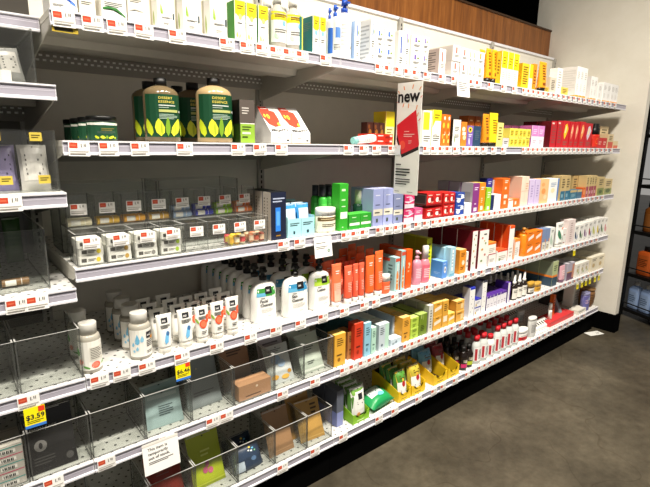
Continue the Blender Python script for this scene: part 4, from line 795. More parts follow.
run(4, 512.8, 518.6, 239.4, 'small white carton with orange lid', carton('#f3f0ea', [('r', 0, .86, 1, 1, '#f0913a'), ('r', 0, 0, .14, 1, '#ef8a34'), lines(.25, .2, .8, .6, 4, '#c9c2b8')], top='#f2a14a', side='#ee9a4c'), d=.06)
run(4, 519.2, 524.4, 227.5, 'orange pump bottle with white label', pump('#e8861c', '#b5792c', (.15, .45, .1, .9, '#e8861c'), [('p', [(.1, .1), (.9, .5), (.9, .9), (.1, .5)], '#f0e8da')], body=BLB), 'lotion_bottle', 'bottle', d=.05)
run(4, 525, 540.8, 232.7, 'orange carton with white slanted label', carton('#ea7d1d', [('p', [(.2, .25), (.85, .5), (.85, .78), (.2, .5)], '#f4e9da'), lines(.2, .86, .8, .94, 1, '#9c4d0c')], side='#d96e14'), n=2, stack=2, d=.08)
run(4, 541.2, 548.6, 229.5, 'slate blue carton with cream foot', carton('#7c8fb4', [('r', 0, 0, 1, .42, '#e6dfcd'), lines(.2, .1, .8, .3, 3, '#b7935e'), ('r', .75, .4, 1, .55, '#d98a3c')]), n=2, d=.08)
FL = lambda a, b: [('p', leaf(.4, .2, .4, .5, .3), a), ('p', leaf(.65, .15, .25, .35, -.3), b), lines(.2, .78, .8, .9, 2, '#a5a39b'), ('r', .15, .06, .6, .1, '#b9b6ae')]
run(4, 549, 553.2, 228, 'white carton with pale green sprig', carton('#edf0ea', FL('#a9c4b0', '#c4d6c2')), d=.07)
run(4, 553.6, 561.4, 222, 'tall white tube with dark green leaf', tube('#f1f0ea', '#dfdcd4', FL('#3f7a5a', '#79a58c')+[('e', .75, .7, .15, .06, '#e8806a')], capfrac=.12), 'hand_tube', 'tube', d=.04)
run(4, 561.6, 565.6, 229, 'short white carton with red print', carton('#f2efe9', [lines(.2, .6, .8, .7, 1, '#d9584a'), lines(.2, .15, .8, .25, 1, '#d9584a')]), d=.07)
run(4, 566, 573.4, 220.4, 'tall blush white carton', carton('#ecdcd8', [lines(.35, .1, .65, .9, 9, '#c2aca8')]), d=.06)
for a, b, yt, c1, c2, nm in ((573.8, 578, 226, '#2f3f66', '#6f86a8', 'navy flower'), (578.2, 582.6, 225, '#2f5a3c', '#7a9a6a', 'dark fern'), (582.8, 587, 223, '#7a4a7c', '#b29ac0', 'plum'), (587.2, 591.2, 222, '#a3262a', '#6d7fa8', 'cherry'), (591.4, 595.2, 220, '#b9c43c', '#dcd37a', 'lime'), (595.4, 599.4, 219, '#e0c52c', '#2f3a2a', 'yellow bloom'), (599.6, 603.4, 218, '#2f5a34', '#8fb070', 'pine'), (603.6, 606.6, 218, '#cf4a5a', '#e8a0a4', 'red petal')):
    run(4, a, b, yt, 'white carton with %s print' % nm, carton('#f1efe9', FL(c1, c2)), rows=2, d=.06)

# ======== fifth shelf: packets in the clear bins, then cartons
def packet(k, bin_c, label, w, h, c, items, y=.12, lean=.25, dx=0., turn=0., name='sheet_packet', cat='packet', group=None, bay=1, Z=None, bulge=.4, d=.012, dz=.003):
    x = (XB[1]-BW*(bin_c+.5)) if bay == 0 else XB[1]+BW*(bin_c+.5)
    place(name, pouch(c, items, bulge)(w, d, h), (x+dx, D+.014+y, (SH[k] if Z is None else Z)+dz), label, cat, group, (-lean, 0, turn))
TEAL = '#9db5b4'
packet(5, 1, 'pale teal packet in front in its bin', .125, .12, TEAL, [lines(.35, .3, .75, .6, 5, '#6f8a8a'), ('r', .1, .8, .9, .9, '#b9cccb')], y=.03, lean=.35, group='pale teal packets', turn=-.05)
packet(5, 1, 'pale teal packet behind in its bin', .13, .14, '#8fa9a8', [lines(.2, .3, .7, .5, 4, '#6f8a8a')], y=.05, lean=.36, turn=.06, dx=.006, group='pale teal packets')
packet(5, 2, 'tall slate grey packet with stars', .135, .20, '#7c8484', [('e', .2, .86, .02, .014, '#dfe3e0'), ('e', .7, .9, .02, .014, '#dfe3e0'), ('e', .4, .7, .015, .01, '#d9c98a'), lines(.2, .2, .8, .3, 2, '#939b9a')], y=.06, lean=.36)
packet(5, 3, 'tall kraft brown card leaning behind kraft box', .13, .215, '#8e6a4c', [lines(.25, .6, .75, .75, 3, '#6f5038')], y=.10, lean=.3, name='kraft_card', cat='card', bulge=.1)
kb = MB().box(-.07, .07, 0, .06, 0, .06, '#b58a66', ch=.001); deco(kb, Flat(.14, .06), [('e', .55, .72, .035, .08, '#e6d3ba'), lines(.2, .15, .8, .3, 1, '#8d6747')]); place('kraft_box', [('kraft_box', kb)], (XB[1]+BW*3.5+.015, D+.02, SH[5]+.004), 'low kraft cardboard box at front of its clear bin', 'box')
packet(5, 4, 'silver packet with blue and gold flower print', .12, .155, '#c3c8c6', [('e', .4, .62, .2, .12, '#7d9cc0'), ('e', .6, .5, .16, .1, '#9bb3cc'), ('e', .25, .18, .14, .06, '#d9a23c'), ('e', .65, .14, .16, .06, '#dfae4c'), ('e', .85, .25, .08, .05, '#cf9430'), lines(.2, .82, .7, .9, 2, '#8f9694')], y=.03, lean=.42, group='flower-print packets')
packet(5, 4, 'grey-mauve packet behind the flower-print packet', .125, .19, '#a39aa0', [lines(.2, .4, .8, .8, 5, '#8a8087')], y=.085, lean=.3, group='flower-print packets')
packet(5, 5, 'pale sage packet at front of its bin', .12, .165, '#b9c4b6', [lines(.25, .55, .7, .72, 3, '#6f7c70'), lines(.3, .2, .6, .3, 2, '#94a093'), ('r', 0, .04, 1, .1, '#d9ded4')], y=.03, lean=.42, group='pale sage packets')
packet(5, 5, 'pale sage packet behind its twin', .12, .17, '#a4b0a4', [lines(.25, .55, .7, .72, 3, '#6f7c70')], y=.075, lean=.36, dx=-.008, group='pale sage packets')
run(6, 336.5, 343.6, 392, 'slate carton with lavender foot beside kraft packets', carton('#5a5f6c', [('r', 0, 0, 1, .4, '#8088b8')], side='#4c515e', L=[('r', 0, 0, 1, .4, '#6f78ac')]), d=.09, rows=2, s=.05)
def bcart(c, ink='#8a7440', **k): return carton(c, [lines(.2, .62, .8, .88, 4, ink), ('e', .4, .2, .14, .06, ink), lines(.2, .3, .8, .4, 1, ink)], **k)
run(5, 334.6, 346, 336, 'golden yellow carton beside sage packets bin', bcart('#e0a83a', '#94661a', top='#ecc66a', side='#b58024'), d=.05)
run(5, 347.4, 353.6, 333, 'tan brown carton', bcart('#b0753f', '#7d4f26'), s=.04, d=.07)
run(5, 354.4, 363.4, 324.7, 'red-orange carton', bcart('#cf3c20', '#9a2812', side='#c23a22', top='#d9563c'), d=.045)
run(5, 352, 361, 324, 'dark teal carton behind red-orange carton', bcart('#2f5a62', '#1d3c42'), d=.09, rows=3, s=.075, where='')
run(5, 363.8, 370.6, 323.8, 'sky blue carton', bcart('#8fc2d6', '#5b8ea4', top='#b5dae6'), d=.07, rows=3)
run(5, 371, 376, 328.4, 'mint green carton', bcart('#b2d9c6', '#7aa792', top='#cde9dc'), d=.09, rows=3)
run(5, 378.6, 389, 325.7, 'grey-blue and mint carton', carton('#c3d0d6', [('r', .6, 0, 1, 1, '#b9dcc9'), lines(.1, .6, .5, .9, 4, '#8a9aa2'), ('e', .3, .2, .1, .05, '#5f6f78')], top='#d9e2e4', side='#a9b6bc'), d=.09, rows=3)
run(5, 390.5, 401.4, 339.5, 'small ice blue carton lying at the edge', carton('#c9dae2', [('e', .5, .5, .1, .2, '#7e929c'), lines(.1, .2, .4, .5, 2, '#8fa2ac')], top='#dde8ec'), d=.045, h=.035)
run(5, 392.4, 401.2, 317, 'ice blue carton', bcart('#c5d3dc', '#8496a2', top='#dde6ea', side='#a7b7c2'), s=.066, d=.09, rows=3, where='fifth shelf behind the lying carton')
run(5, 401.8, 409.8, 318.5, 'golden carton beside ice blue cartons', bcart('#e0a23a', '#96661a', top='#edc87e'), d=.09, rows=2)
run(5, 410.2, 418.4, 319, 'lime green carton', bcart('#b3cf4c', '#7a9428', top='#cfe27c'), stack=2, d=.09, rows=2)
run(5, 418.8, 427, 315.4, 'olive green carton', carton('#6d8524', [('r', .45, .72, .55, 1, '#8fa84a'), ('r', .2, .8, .3, 1, '#b7c87a'), lines(.2, .2, .7, .5, 4, '#51641a')], top='#a4b864', side='#5c7220'), d=.09, rows=2)
run(5, 427.6, 432.2, 306, 'slim grey-white carton', carton('#d0cfc2', [lines(.3, .15, .7, .85, 7, '#94938a')], top='#e3e2d8', side='#a5a498'), d=.08, rows=3)
OC = [('p', [(.1, .35), (.9, .5), (.9, .75), (.1, .6)], '#efe4cc'), lines(.3, .8, .8, .92, 1, '#9a6e24')]
run(5, 432.6, 441.4, 304, 'ochre carton with slanted cream label', carton('#dca23a', OC, top='#ecc878', side='#b9822c'), stack=2, d=.09, rows=2)
run(5, 448, 455, 314.5, 'low ochre carton with slanted label', carton('#e6b23c', OC, top='#f0cf70'), d=.07)
run(5, 441.8, 447.7, 301.5, 'tall ochre carton with pale label', carton('#dda43e', [('r', .15, .2, .85, .42, '#efe2c6'), lines(.2, .6, .8, .9, 4, '#9a6e24')], top='#ecc878'), d=.07, rows=2)
run(5, 455.6, 463.8, 302, 'plain ochre carton', carton('#dfa445', [('r', .55, .2, .9, .7, '#eecf94'), lines(.1, .7, .8, .9, 1, '#9a6e24')], top='#edc67a', side='#b98230'), stack=2, d=.07, rows=2)
BW2 = [('r', 0, .86, 1, 1, '#2634a8'), ('r', .12, .1, .3, .4, '#c6a24a'), lines(.2, .4, .8, .7, 2, '#a9a6b4')]
run(5, 458.2, 467, 299, 'white carton with royal blue top', carton('#efeef0', BW2, top='#2130a0', side='#dcdce4'), stack=2, d=.06, s=.05, where='fifth shelf behind ochre carton')
run(5, 468.2, 473.6, 288.3, 'tall white speckled carton with blue top', carton('#f1f0ee', [('r', 0, .93, 1, 1, '#2634b4'), ('e', .3, .7, .06, .015, '#3a3a44'), ('e', .6, .6, .06, .015, '#3a3a44'), ('e', .35, .45, .06, .015, '#3a3a44'), ('e', .65, .3, .06, .015, '#3a3a44'), ('e', .3, .18, .06, .015, '#3a3a44')], top='#2634b4', side='#cfd0d8'), d=.05)
run(5, 474, 480.6, 300, 'white carton with indigo top', carton('#efeef0', BW2, top='#24249a', side='#2a2f8c'), stack=2, d=.06, rows=2)
run(5, 481, 485.6, 281.6, 'tallest white speckled carton', carton('#f2f1ee', [('e', .3, .8, .07, .012, '#33323a'), ('e', .65, .66, .07, .012, '#33323a'), ('e', .35, .5, .07, .012, '#33323a'), ('e', .6, .35, .07, .012, '#33323a'), ('e', .35, .2, .07, .012, '#33323a'), ('r', 0, .96, 1, 1, '#20203a')], side='#bdbdc6', top='#1c1c30'), d=.05)
run(5, 486, 506.4, 297, 'low white carton with purple lid', carton('#eeebf0', [('r', 0, .85, 1, 1, '#5a3796'), lines(.2, .2, .8, .5, 2, '#b5b0bc')], top='#54308e', side='#4a2a80'), n=6, rows=2, d=.06)
run(5, 487, 502, 276, 'dark bottle with white dropper behind purple-lidded cartons', dropper('#1c1420', '#d9d6d2', (.08, .45, .1, .9, '#d9d6dc')), 'dropper_bottle', 'bottle', n=3, s=.15, d=.04, where='')
run(5, 507.2, 509.8, 283, 'tall purple carton with white front edge', carton('#efecf2', [('r', .7, 0, 1, 1, '#5a3796')], side='#4d2c88', top='#5f3c9c'), d=.09)
run(5, 510.5, 525.4, 275.5, 'dark brown dropper bottle with white label', dropper('#1f1611', '#e6e3dc', (.06, .47, .06, .94, '#e9e5da'), [lines(.2, .55, .8, .85, 2, '#6a655c')]), 'dropper_bottle', 'bottle', n=3, rows=2, d=.038, pitch=.05, where='')
run(5, 527, 533, 281.8, 'dark jar with gold lid', jar('#3a2a1e', '#c79a3c', [('r', 0, .2, 1, .9, '#e1ddd0'), lines(.2, .3, .8, .6, 2, '#6a655c')], cap_t=.62), 'cream_jar', 'jar', d=.036)
run(5, 533.6, 540, 282, 'all-gold jar', jar('#c79434', '#d0a24a', [lines(.2, .3, .8, .7, 2, '#8a6420')], cap_t=.55), 'cream_jar', 'jar', d=.038)
SG = lambda c: [('r', 0, .36, 1, .44, '#e8812a'), ('r', 0, 0, 1, .36, '#39505e'), lines(.2, .6, .8, .85, 3, '#7b8a6a')]
run(5, 551, 556.4, 262, 'sage carton with orange stripe and slate foot', carton('#b5bf8e', SG(0), side='#8f9880', L=[('r', 0, .36, 1, .44, '#e8812a'), ('r', 0, 0, 1, .36, '#33495a')], top='#9ea690'), rows=5, d=.095)
run(5, 557.8, 563.4, 265.4, 'pink tube beside orange-striped cartons', tube('#d9a6b0', '#7d5a70', [lines(.2, .3, .8, .7, 3, '#f0dcd8')]), 'hand_tube', 'tube', d=.035)
run(5, 566, 573.4, 264, 'grey-lilac carton with plum foot', carton('#b3aebd', [('r', 0, .0, 1, .45, '#6b4a62'), ('r', 0, .45, 1, .5, '#d9a24a'), ('r', .7, .1, 1, .9, '#c98a72')], side='#a9a6b0', top='#c6c3cc'), d=.09, rows=2)
run(5, 575.4, 588.6, 264.8, 'white floral carton', carton('#ebe6da', [('e', .4, .5, .2, .15, '#c7b98a'), ('e', .65, .3, .15, .1, '#b5c49a'), lines(.2, .7, .8, .85, 2, '#b5afa2')], top='#f3f0e8'), n=3, rows=2, d=.08)
run(5, 590, 603.4, 258, 'cream botanical carton nearest the column', carton('#e9dfc6', [('e', .4, .4, .2, .15, '#c9ae7c'), lines(.2, .7, .8, .88, 2, '#a99c7c')], top='#f1ead6', side='#ddd2b6'), n=2, rows=2, d=.09)

# ======== bottom shelf
packet(6, 1, 'dark red stand-up pouch under the out-of-stock card', .13, .185, '#7d2418', [lines(.25, .6, .7, .7, 2, '#b5675a')], y=.05, lean=.3, name='stand_up_pouch', bulge=.7, d=.03)
packet(6, 2, 'lime green packet with pink print', .13, .20, '#9aa61e', [('e', .42, .3, .08, .06, '#a8506a'), ('e', .58, .27, .08, .06, '#b55a72'), ('e', .5, .4, .06, .06, '#a04a66'), lines(.35, .55, .65, .7, 2, '#c9d06a'), ('r', .0, .05, 1, .08, '#b7c238')], y=.05, lean=.36)
NV = [('r', .06, .08, .34, .42, '#b9c6d2'), ('e', .6, .82, .04, .03, '#e8c83c'), ('e', .7, .76, .04, .03, '#5fb0d0'), ('e', .64, .68, .04, .03, '#d9e3ea'), ('e', .76, .66, .03, .025, '#7fc08a'), ('e', .55, .72, .03, .025, '#f0f0ec'), ('e', .66, .4, .09, .08, '#54749a')]
packet(6, 3, 'navy dotted packet in front in its bin', .135, .105, '#20334c', NV, y=.025, lean=.55, bulge=.75, d=.035, group='navy dotted packets')
packet(6, 3, 'navy dotted packet behind its twin', .13, .11, '#1a2a40', NV, y=.09, lean=.5, bulge=.75, d=.035, group='navy dotted packets')
packet(6, 4, 'plain kraft brown packet with a hang hole', .125, .19, '#96724f', [('r', 0, .08, 1, .1, '#a9855f')], y=.035, lean=.36, bulge=.25)
packet(6, 5, 'kraft yellow packet in front in its bin', .125, .175, '#b58c45', [lines(.6, .6, .85, .9, 3, '#7d5c24'), ('r', 0, .06, 1, .09, '#c9a25a')], y=.03, lean=.42, turn=-.1, group='kraft yellow packets', bulge=.3)
packet(6, 5, 'kraft yellow packet behind its twin', .125, .185, '#a67c3a', [lines(.3, .6, .7, .8, 3, '#7d5c24')], y=.08, lean=.38, dx=-.012, group='kraft yellow packets', bulge=.3)
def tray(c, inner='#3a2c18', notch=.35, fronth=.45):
    """shelf-ready tray: low front with a scooped edge, sloping sides, taller rear"""
    def f(w, d, h):
        t = .002; fh = h*fronth; mb = MB()
        pts = [(-w/2, 0), (w/2, 0), (w/2, fh*1.25), (w*.36, fh*1.2), (w*.28, fh*.82), (-w*.28, fh*.82), (-w*.36, fh*1.2), (-w/2, fh*1.25)]
        n = len(pts); cvs = [(0, 0, 0)]
        for y in (0, t):
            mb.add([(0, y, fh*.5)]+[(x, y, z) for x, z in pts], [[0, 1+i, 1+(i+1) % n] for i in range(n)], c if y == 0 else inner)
        mb.add([(x, y, z) for y in (0, t) for x, z in pts], [[i, (i+1) % n, n+(i+1) % n, n+i] for i in range(n)], c)
        for sx in (-1, 1):
            xa, xb = (-w/2, -w/2+t) if sx < 0 else (w/2-t, w/2)
            mb.prism([(t, 0), (d, 0), (d, h), (d*.75, h), (t, fh*1.25)], xa, xb, c)
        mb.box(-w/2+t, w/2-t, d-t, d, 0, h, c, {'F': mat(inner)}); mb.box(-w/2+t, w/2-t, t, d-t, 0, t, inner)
        deco(mb, Flat(w, fh), [lines(.25, .2, .8, .36, 1, '#8a6a10' if c != '#7fb51e' else '#e3efc4')])
        return [('tray_carton', mb)]
    return f
A_, B_, _ = run(6, 353.2, 369.8, 0, 'lime green tray carton', tray('#7fb51e'), 'display_tray', 'display tray', d=.16, h=.085)
def filled(A_, B_, n, desc, c, items, w, h, y0=.02, dy=.04, lean=.12, d=.034, k=6):
    for i in range(n):
        place('wipes_pouch', pouch(c, items, .95)(w, d, h), ((A_+B_)/2+random.uniform(-.002, .002), D+.015+y0+dy*i, SH[k]+.004), desc+(', %s from the front' % ORD[i] if n > 1 else ''), 'packet', desc if n > 1 else None, (-lean, 0, random.uniform(-.04, .04)))
filled(A_, B_, 3, 'white and green pouch in the lime tray', '#5f8a3a', [('r', .08, .03, .99, .97, '#e6e6df'), ('p', [(.0, .99), (.0, .3), (.12, .4), (.2, .7), (.14, .99)], '#4f7f34'), ('r', .42, .62, .68, .8, '#26282a'), lines(.35, .47, .8, .58, 2, '#8a8a84'), ('e', .2, .84, .09, .07, '#7aa84c'), ('e', .4, .2, .1, .06, '#e0a25a'), ('p', leaf(.8, .05, .2, .2, -.3), '#8fb06a')], (B_-A_)*.93, .165, dy=.042)
wp = pouch('#1d9150', [('r', .15, .35, .7, .8, '#dfeee6'), lines(.2, .5, .6, .7, 2, '#5fae84'), ('e', .55, .35, .14, .1, '#6fc3dc'), ('r', 0, .0, 1, .05, '#17804a')], .75)(.165, .05, .12)
place('wipes_packet', wp, (fx(385, D+.03, SH[6])-.01, D+.02, SH[6]+.05), 'green wipes packet lying between lime and yellow trays', 'packet', None, (-1.35, 0, .1))
YTR = '#ecc21c'
for a, b, nm, nf in ((398.4, 411, 'first', 1), (411.6, 425.4, 'second', 1), (433.5, 447, 'third', 1), (447.8, 459, 'fourth', 1)):
    A_, B_, _ = run(6, a, b, 0, 'yellow scooped tray carton, %s toward column,' % nm, tray(YTR), 'display_tray', 'display tray', d=.19, h=.105)
    TP = [('p', [(.08, .98), (.08, .6), (.5, .42), (.92, .6), (.92, .98)], {'first': '#e8c23c', 'second': '#e6b23a', 'third': '#5f9fc0', 'fourth': '#b03a3c'}[nm]), ('e', .5, .56, .14, .1, '#b3262c'), lines(.25, .72, .75, .86, 2, '#8a5a1c'), lines(.25, .2, .75, .36, 3, '#9a9a8e')]
    cc = {'first': '#4f8a34', 'second': '#b9a83a', 'third': '#6fa8c4', 'fourth': '#8c2a30'}[nm]
    n_ = 3 if nm in ('first', 'second') else 2
    filled(A_, B_, n_, 'pouch in the %s yellow tray' % nm, cc, [('r', .08, .03, .92, .62, '#eeede4')]+TP, (B_-A_)*.84, .15, y0=.015 if n_ == 3 else .09, dy=.045, lean=.16)
DKB = lambda lc: lofted([(0, .46, .46), (.02, .5, .5), (.6, .5, .5), (.7, .36, .36), (.8, .26, .26)], [(.8, .3, .3), (1, .3, .3)], mat('#1b1310', .15), '#12100f', (.1, .56, 0, 1, '#231a16'), [('r', 0, .05, 1, .4, lc), lines(.2, .5, .8, .8, 3, '#b9b09a'), ('e', .5, .6, .2, .12, '#d8d2c0')])
run(6, 459.6, 465, 346, 'dark bottle with magenta label', DKB('#d0316a'), 'castor_bottle', 'bottle', rows=4, d=.046, pitch=.055)
run(6, 465.4, 471.2, 343.6, 'dark bottle with lime label', DKB('#b7c838'), 'castor_bottle', 'bottle', rows=4, d=.046, pitch=.055)
RC = lambda c: lofted([(0, .46, .46), (.02, .5, .5), (.62, .5, .5), (.72, .4, .4), (.8, .27, .27), (.82, .25, .25)], [(.82, .3, .3), (1, .28, .28)], mat(c, .2), '#c2202a', (.08, .62, 0, 1, '#efeeea'), [('r', .12, .1, .3, .9, '#b5303a'), lines(.4, .2, .85, .85, 7, '#6a6a68'), ('r', 0, .0, 1, .05, '#9ea3a0')])
run(6, 471.8, 485.4, 337, 'red-capped clear bottle with white label', RC('#c9ccc8'), 'witch_hazel_bottle', 'bottle', n=2, rows=3, d=.052, pitch=.062)
run(6, 485.7, 492.2, 334, 'red-capped white bottle', RC('#efeeea'), 'witch_hazel_bottle', 'bottle', rows=3, d=.052, pitch=.062)
run(6, 492.5, 516, 327, 'red-capped tall bottle beside red-labelled jar', RC('#cfd3d0'), 'witch_hazel_bottle', 'bottle', n=4, rows=3, d=.052, pitch=.062, where='')
run(6, 516.6, 526, 328.6, 'white jar with red label', jar('#efece6', '#f3f1ec', [('r', 0, .05, 1, .6, '#c22026'), ('e', .3, .32, .14, .14, '#7d1216'), ('e', .7, .32, .14, .14, '#7d1216'), lines(.2, .7, .8, .85, 1, '#b5b0a8')], cap_t=.7), 'balm_jar', 'jar', d=.06)
CAN = lofted([(0, .48, .48), (.02, .5, .5), (.84, .5, .5), (.86, .47, .47)], [(.86, .5, .5), (.98, .5, .5), (1, .46, .46)], mat('#c9c9c4', .2), '#dedcd6', (.1, .8, .1, .9, '#d2d1cc'), [lines(.2, .2, .8, .8, 8, '#aaa9a4')])
run(6, 527.4, 534, 317, 'pale grey canister in front', CAN, 'canister', 'canister', d=.045)
run(6, 517, 523, 310, 'pale grey canister farther back', CAN, 'canister', 'canister', s=.2, d=.045)
# the tester stand and what stands around it
Z6 = SH[6]+.001
def at6(px, s): return fx(px, D+s, Z6)
def tester(x0, x1, y, label, z=Z6):
    mb = MB().prism([(y, z), (y+.06, z), (y+.06, z+.045), (y+.045, z+.045), (y, z+.018)], 0, x1-x0, '#efede8'); n = int((x1-x0)/.028)
    sl = Slope((0, y, z+.018), (x1-x0, 0, 0), (0, .045, .027)); deco(mb, sl, [('r', (i+.25)/n, .3, (i+.75)/n, .8, '#1d1b1a') for i in range(n)])
    place('tester_rail', [('tester_rail', mb)], (x0, 0, 0), label, 'display')
xa = at6(534, .06); xb = at6(549, .06)
tester(xa, xb, D+.05, 'white angled tester rail with black slots, front one')
tester(xa+.02, xb+.03, D+.28, 'white angled tester rail standing farther back')
pb = MB().box(0, at6(574, .1)-at6(551, .1), 0, .11, 0, .035, '#d43a3c', ch=.004); deco(pb, Flat(.3, .035), [])
xr = at6(551, .02); place('red_platform', [('red_platform', pb)], (xr, D+.03, Z6), 'coral red display platform with sticks standing on it', 'display')
st = lofted([(0, .5, .5), (.6, .5, .5)], [(.6, .48, .48), (.97, .48, .48), (1, .4, .4)], '#e9e6de', '#dcd9d0', (.1, .5, .1, .9, '#d2cfc6'))
place('makeup_stick', st(.026, .026, .13), (xr+.06, D+.05, Z6+.036), 'white makeup stick standing on the coral platform', 'makeup', None, (0, -.1, 0))
place('orange_makeup_box', carton('#e06a1e', [lines(.2, .3, .8, .8, 4, '#a8460c')])(.03, .03, .16), (xr+.17, D+.09, Z6+.036), 'slim orange carton standing on the coral platform', 'box')
place('makeup_wedge', [('wedge', MB().prism([(0, 0), (.09, 0), (.08, .12), (.07, .12)], -.02, .02, '#7f8c92'))], (xr+.28, D+.08, Z6+.036), 'blue-grey triangular stand on the coral platform', 'display')
bl = Loft([(0, .07, .04), (.02, .13, .06), (.05, .14, .065), (.075, .11, .05), (.085, .06, .03)], 2.4, 20)
px_, py_ = fx(557, D+.27, Z6+.17), D+.25
place('grey_display_box', carton('#4a4542', [lines(.2, .3, .8, .7, 3, '#6f6965')])(.24, .1, .17), (px_, py_, Z6), 'dark grey box under the maroon soft pouch', 'box')
place('maroon_pouch', [('pouch_body', bl.build(MB(), mat('#a01c38', .6))), ('pouch_loop', MB().box(-.008, .008, .06, .066, .075, .1, '#5f0c1c'))], (px_, py_-.03, Z6+.172), 'dark maroon soft pouch on a grey box at the back', 'pouch')
place('tall_display_card', carton('#f0ece2', [lines(.2, .2, .8, .8, 6, '#c9c4b8')])(.15, .08, .225), (fx(576, D+.12, Z6), D+.12, Z6), 'tall off-white carton behind the coral platform', 'box')
place('low_cream_tray', carton('#e4dfd2', [lines(.1, .3, .9, .7, 2, '#a39c8c')])(.15, .07, .03), (at6(581, .03)-.01, D+.02, Z6), 'low cream carton between coral platform and purple canister', 'box')
run(6, 581.5, 586.5, 292, 'blue-purple patterned canister', lofted([(0, .5, .5), (.86, .5, .5)], [(.86, .5, .5), (1, .48, .48)], '#6d6aa0', '#8f8fb4', (.05, .82, 0, 1, '#6a68a4'), [('e', .3, .6, .2, .15, '#c9a9c4'), ('e', .7, .35, .2, .15, '#44508c'), ('e', .5, .8, .2, .1, '#a9b5d8')]), 'canister', 'canister', d=.06)
bk = Loft([(0, .045, .05), (.03, .05, .06), (.09, .055, .065), (.14, .05, .06)], 3, 20); bm = MB(); bk.build(bm, mat('#7a5530', .8)); bk.span(0, .14)
deco(bm, bk, [('r', 0, v, 1, v+.05, '#5d3e20') for v in (.1, .26, .42, .58, .74)])
place('woven_basket', [('basket_body', bm), ('basket_rim', Loft([(.14, .053, .063), (.152, .053, .063)], 3, 20).build(MB(), '#8d6a40'))], (4.012, D+.022, Z6), 'brown woven basket at the column end of bottom shelf', 'basket')

# ======== left bay
LB_ = XB[1]
for i in range(3):
    place('charcoal_carton', carton('#3a3630', [lines(.2, .3, .8, .6, 3, '#57524a')], side='#332f2a')(.15, .3, .17), (LB_-.09-.155*i, 1.58, 1.804), 'big charcoal carton on topmost left bay shelf, %s from soap bay' % ORD[i], 'box', 'charcoal cartons')
for i in range(6):
    g = ['#8f8f8c', '#a9a8a2', '#7d7c7c', '#b3afa8', '#94918c', '#878683'][i]
    place('small_packet', pouch(g, [('r', .15, .3, .85, .85, '#b9b6b0'), lines(.25, .4, .75, .75, 5, '#5f5d5a'), ('r', .0, .2, .12, .3, '#b0503c')], .6)(.06, .03, .1), (LB_-.075-.07*i, 1.51+.02*(i % 2), LZ[2]+.004), 'small grey packet in the highest left bin, %s from soap bay' % ORD[i], 'packet', 'grey packets in the rimmed bin', (-.25, .1*(i % 3-1), .1))
place('flat_white_box', carton('#d6d3cc', [lines(.1, .3, .6, .6, 1, '#a5a29c')])(.13, .04, .03), (LB_-.15, 1.484, LZ[2]+.004), 'flat white carton lying across the highest left bin floor', 'box', None, (0, 0, -.12))
for i in range(6):
    lav = i in (1, 2)
    place('small_packet', pouch('#9a8ec0' if lav else '#d6d2cc', [('r', .1, .2, .9, .9, '#ab9fce' if lav else '#dedad4'), lines(.2, .3, .8, .8, 5, '#6f6690' if lav else '#8d8a84')], .6)(.07, .03, .125), (LB_-.055-.072*i, 1.48+.025*(i % 2), LZ[3]+.004), '%s packet in the yellow-stickered bin, %s from soap bay' % ('lavender' if lav else 'pale grey', ORD[i]), 'packet', 'packets in the yellow-stickered bin', (-.22, 0, 0))
for k, (x, z) in enumerate(((.045, .155), (.135, .155), (.035, .045), (.12, .045))):
    mb = MB().box(-.014, .014, 0, .0008, 0, .022, '#cdb64a'); deco(mb, Flat(.028, .022), [lines(.15, .3, .85, .8, 2, '#6a5a1c')], .0003)
    place('yellow_sticker', [('sticker', mb)], (LB_-.008-x, 1.4385, LZ[3]+z-.022), ('upper yellow sticker near the soap bay', 'upper yellow sticker farther from the soap bay', 'lower yellow sticker near the soap bay', 'lower yellow sticker farther from soap bay')[k]+' on lavender bin', 'sticker', 'stickers on the lavender bin')
place('green_packet', pouch('#2c4a1c', [('p', [(.2, .1), (.5, .1), (.8, .8), (.5, .8)], '#4a7a2c'), lines(.2, .8, .8, .9, 1, '#5f8a4a')], .4)(.12, .02, .2), (LB_-.2, 1.76, LZ[4]+.004), 'dark green packet standing at back of nearly empty bin', 'packet', None, (-.2, 0, 0))
place('green_packet', pouch('#2f5420', [lines(.2, .3, .8, .8, 5, '#5a8a40')], .4)(.05, .02, .15), (LB_-.095, 1.81, LZ[4]+.004), 'narrow dark green packet in corner of nearly empty bin', 'packet', None, (-.1, 0, 0))
for i in range(4):
    place('lip_balm_stick', stick(['#8a6a44', '#b09a7c', '#6f5a40', '#9c8a70'][i]), (LB_-.13-.07*i, 1.50+.03*(i % 2), LZ[4]+.004), '%s loose balm stick on the floor of nearly empty bin' % ['dark brown', 'beige', 'umber', 'sand'][i], 'lip balm', 'loose sticks', (0, 0, .3*i))
bp = pouch('#1b1a1b', [('t', .08, .66, .07, 'LEMON JUICE', '#c9c7c2', 0), ('e', .3, .42, .13, .09, '#7d7b78'), ('e', .3, .42, .04, .05, '#2a292a'), lines(.14, .12, .56, .26, 3, '#5f5d5b'), ('e', .85, .14, .08, .06, '#4a4948')], .2)(.13, .012, .185)
place('black_packet', bp, (LB_-BW*.5-.02, D+.03, LZ[6]+.004), 'black packet with round emblem leaning in a clear bin', 'packet', None, (-.26, 0, 0))
bc = carton('#b9b4aa', [('r', 0, .84, 1, .95, '#c04a6a'), ('r', .5, .2, .85, .66, '#e9e6de')]+[('r', .53+.04*i, .26, .55+.04*i+.01*(i % 2), .6, '#2b2a28') for i in range(7)])
bc2 = carton('#b9b4aa', [('r', 0, .84, 1, .95, '#3f9a94'), ('r', .5, .2, .85, .66, '#e9e6de')]+[('r', .53+.04*i, .26, .55+.04*i+.01*(i % 2), .6, '#2b2a28') for i in range(7)])
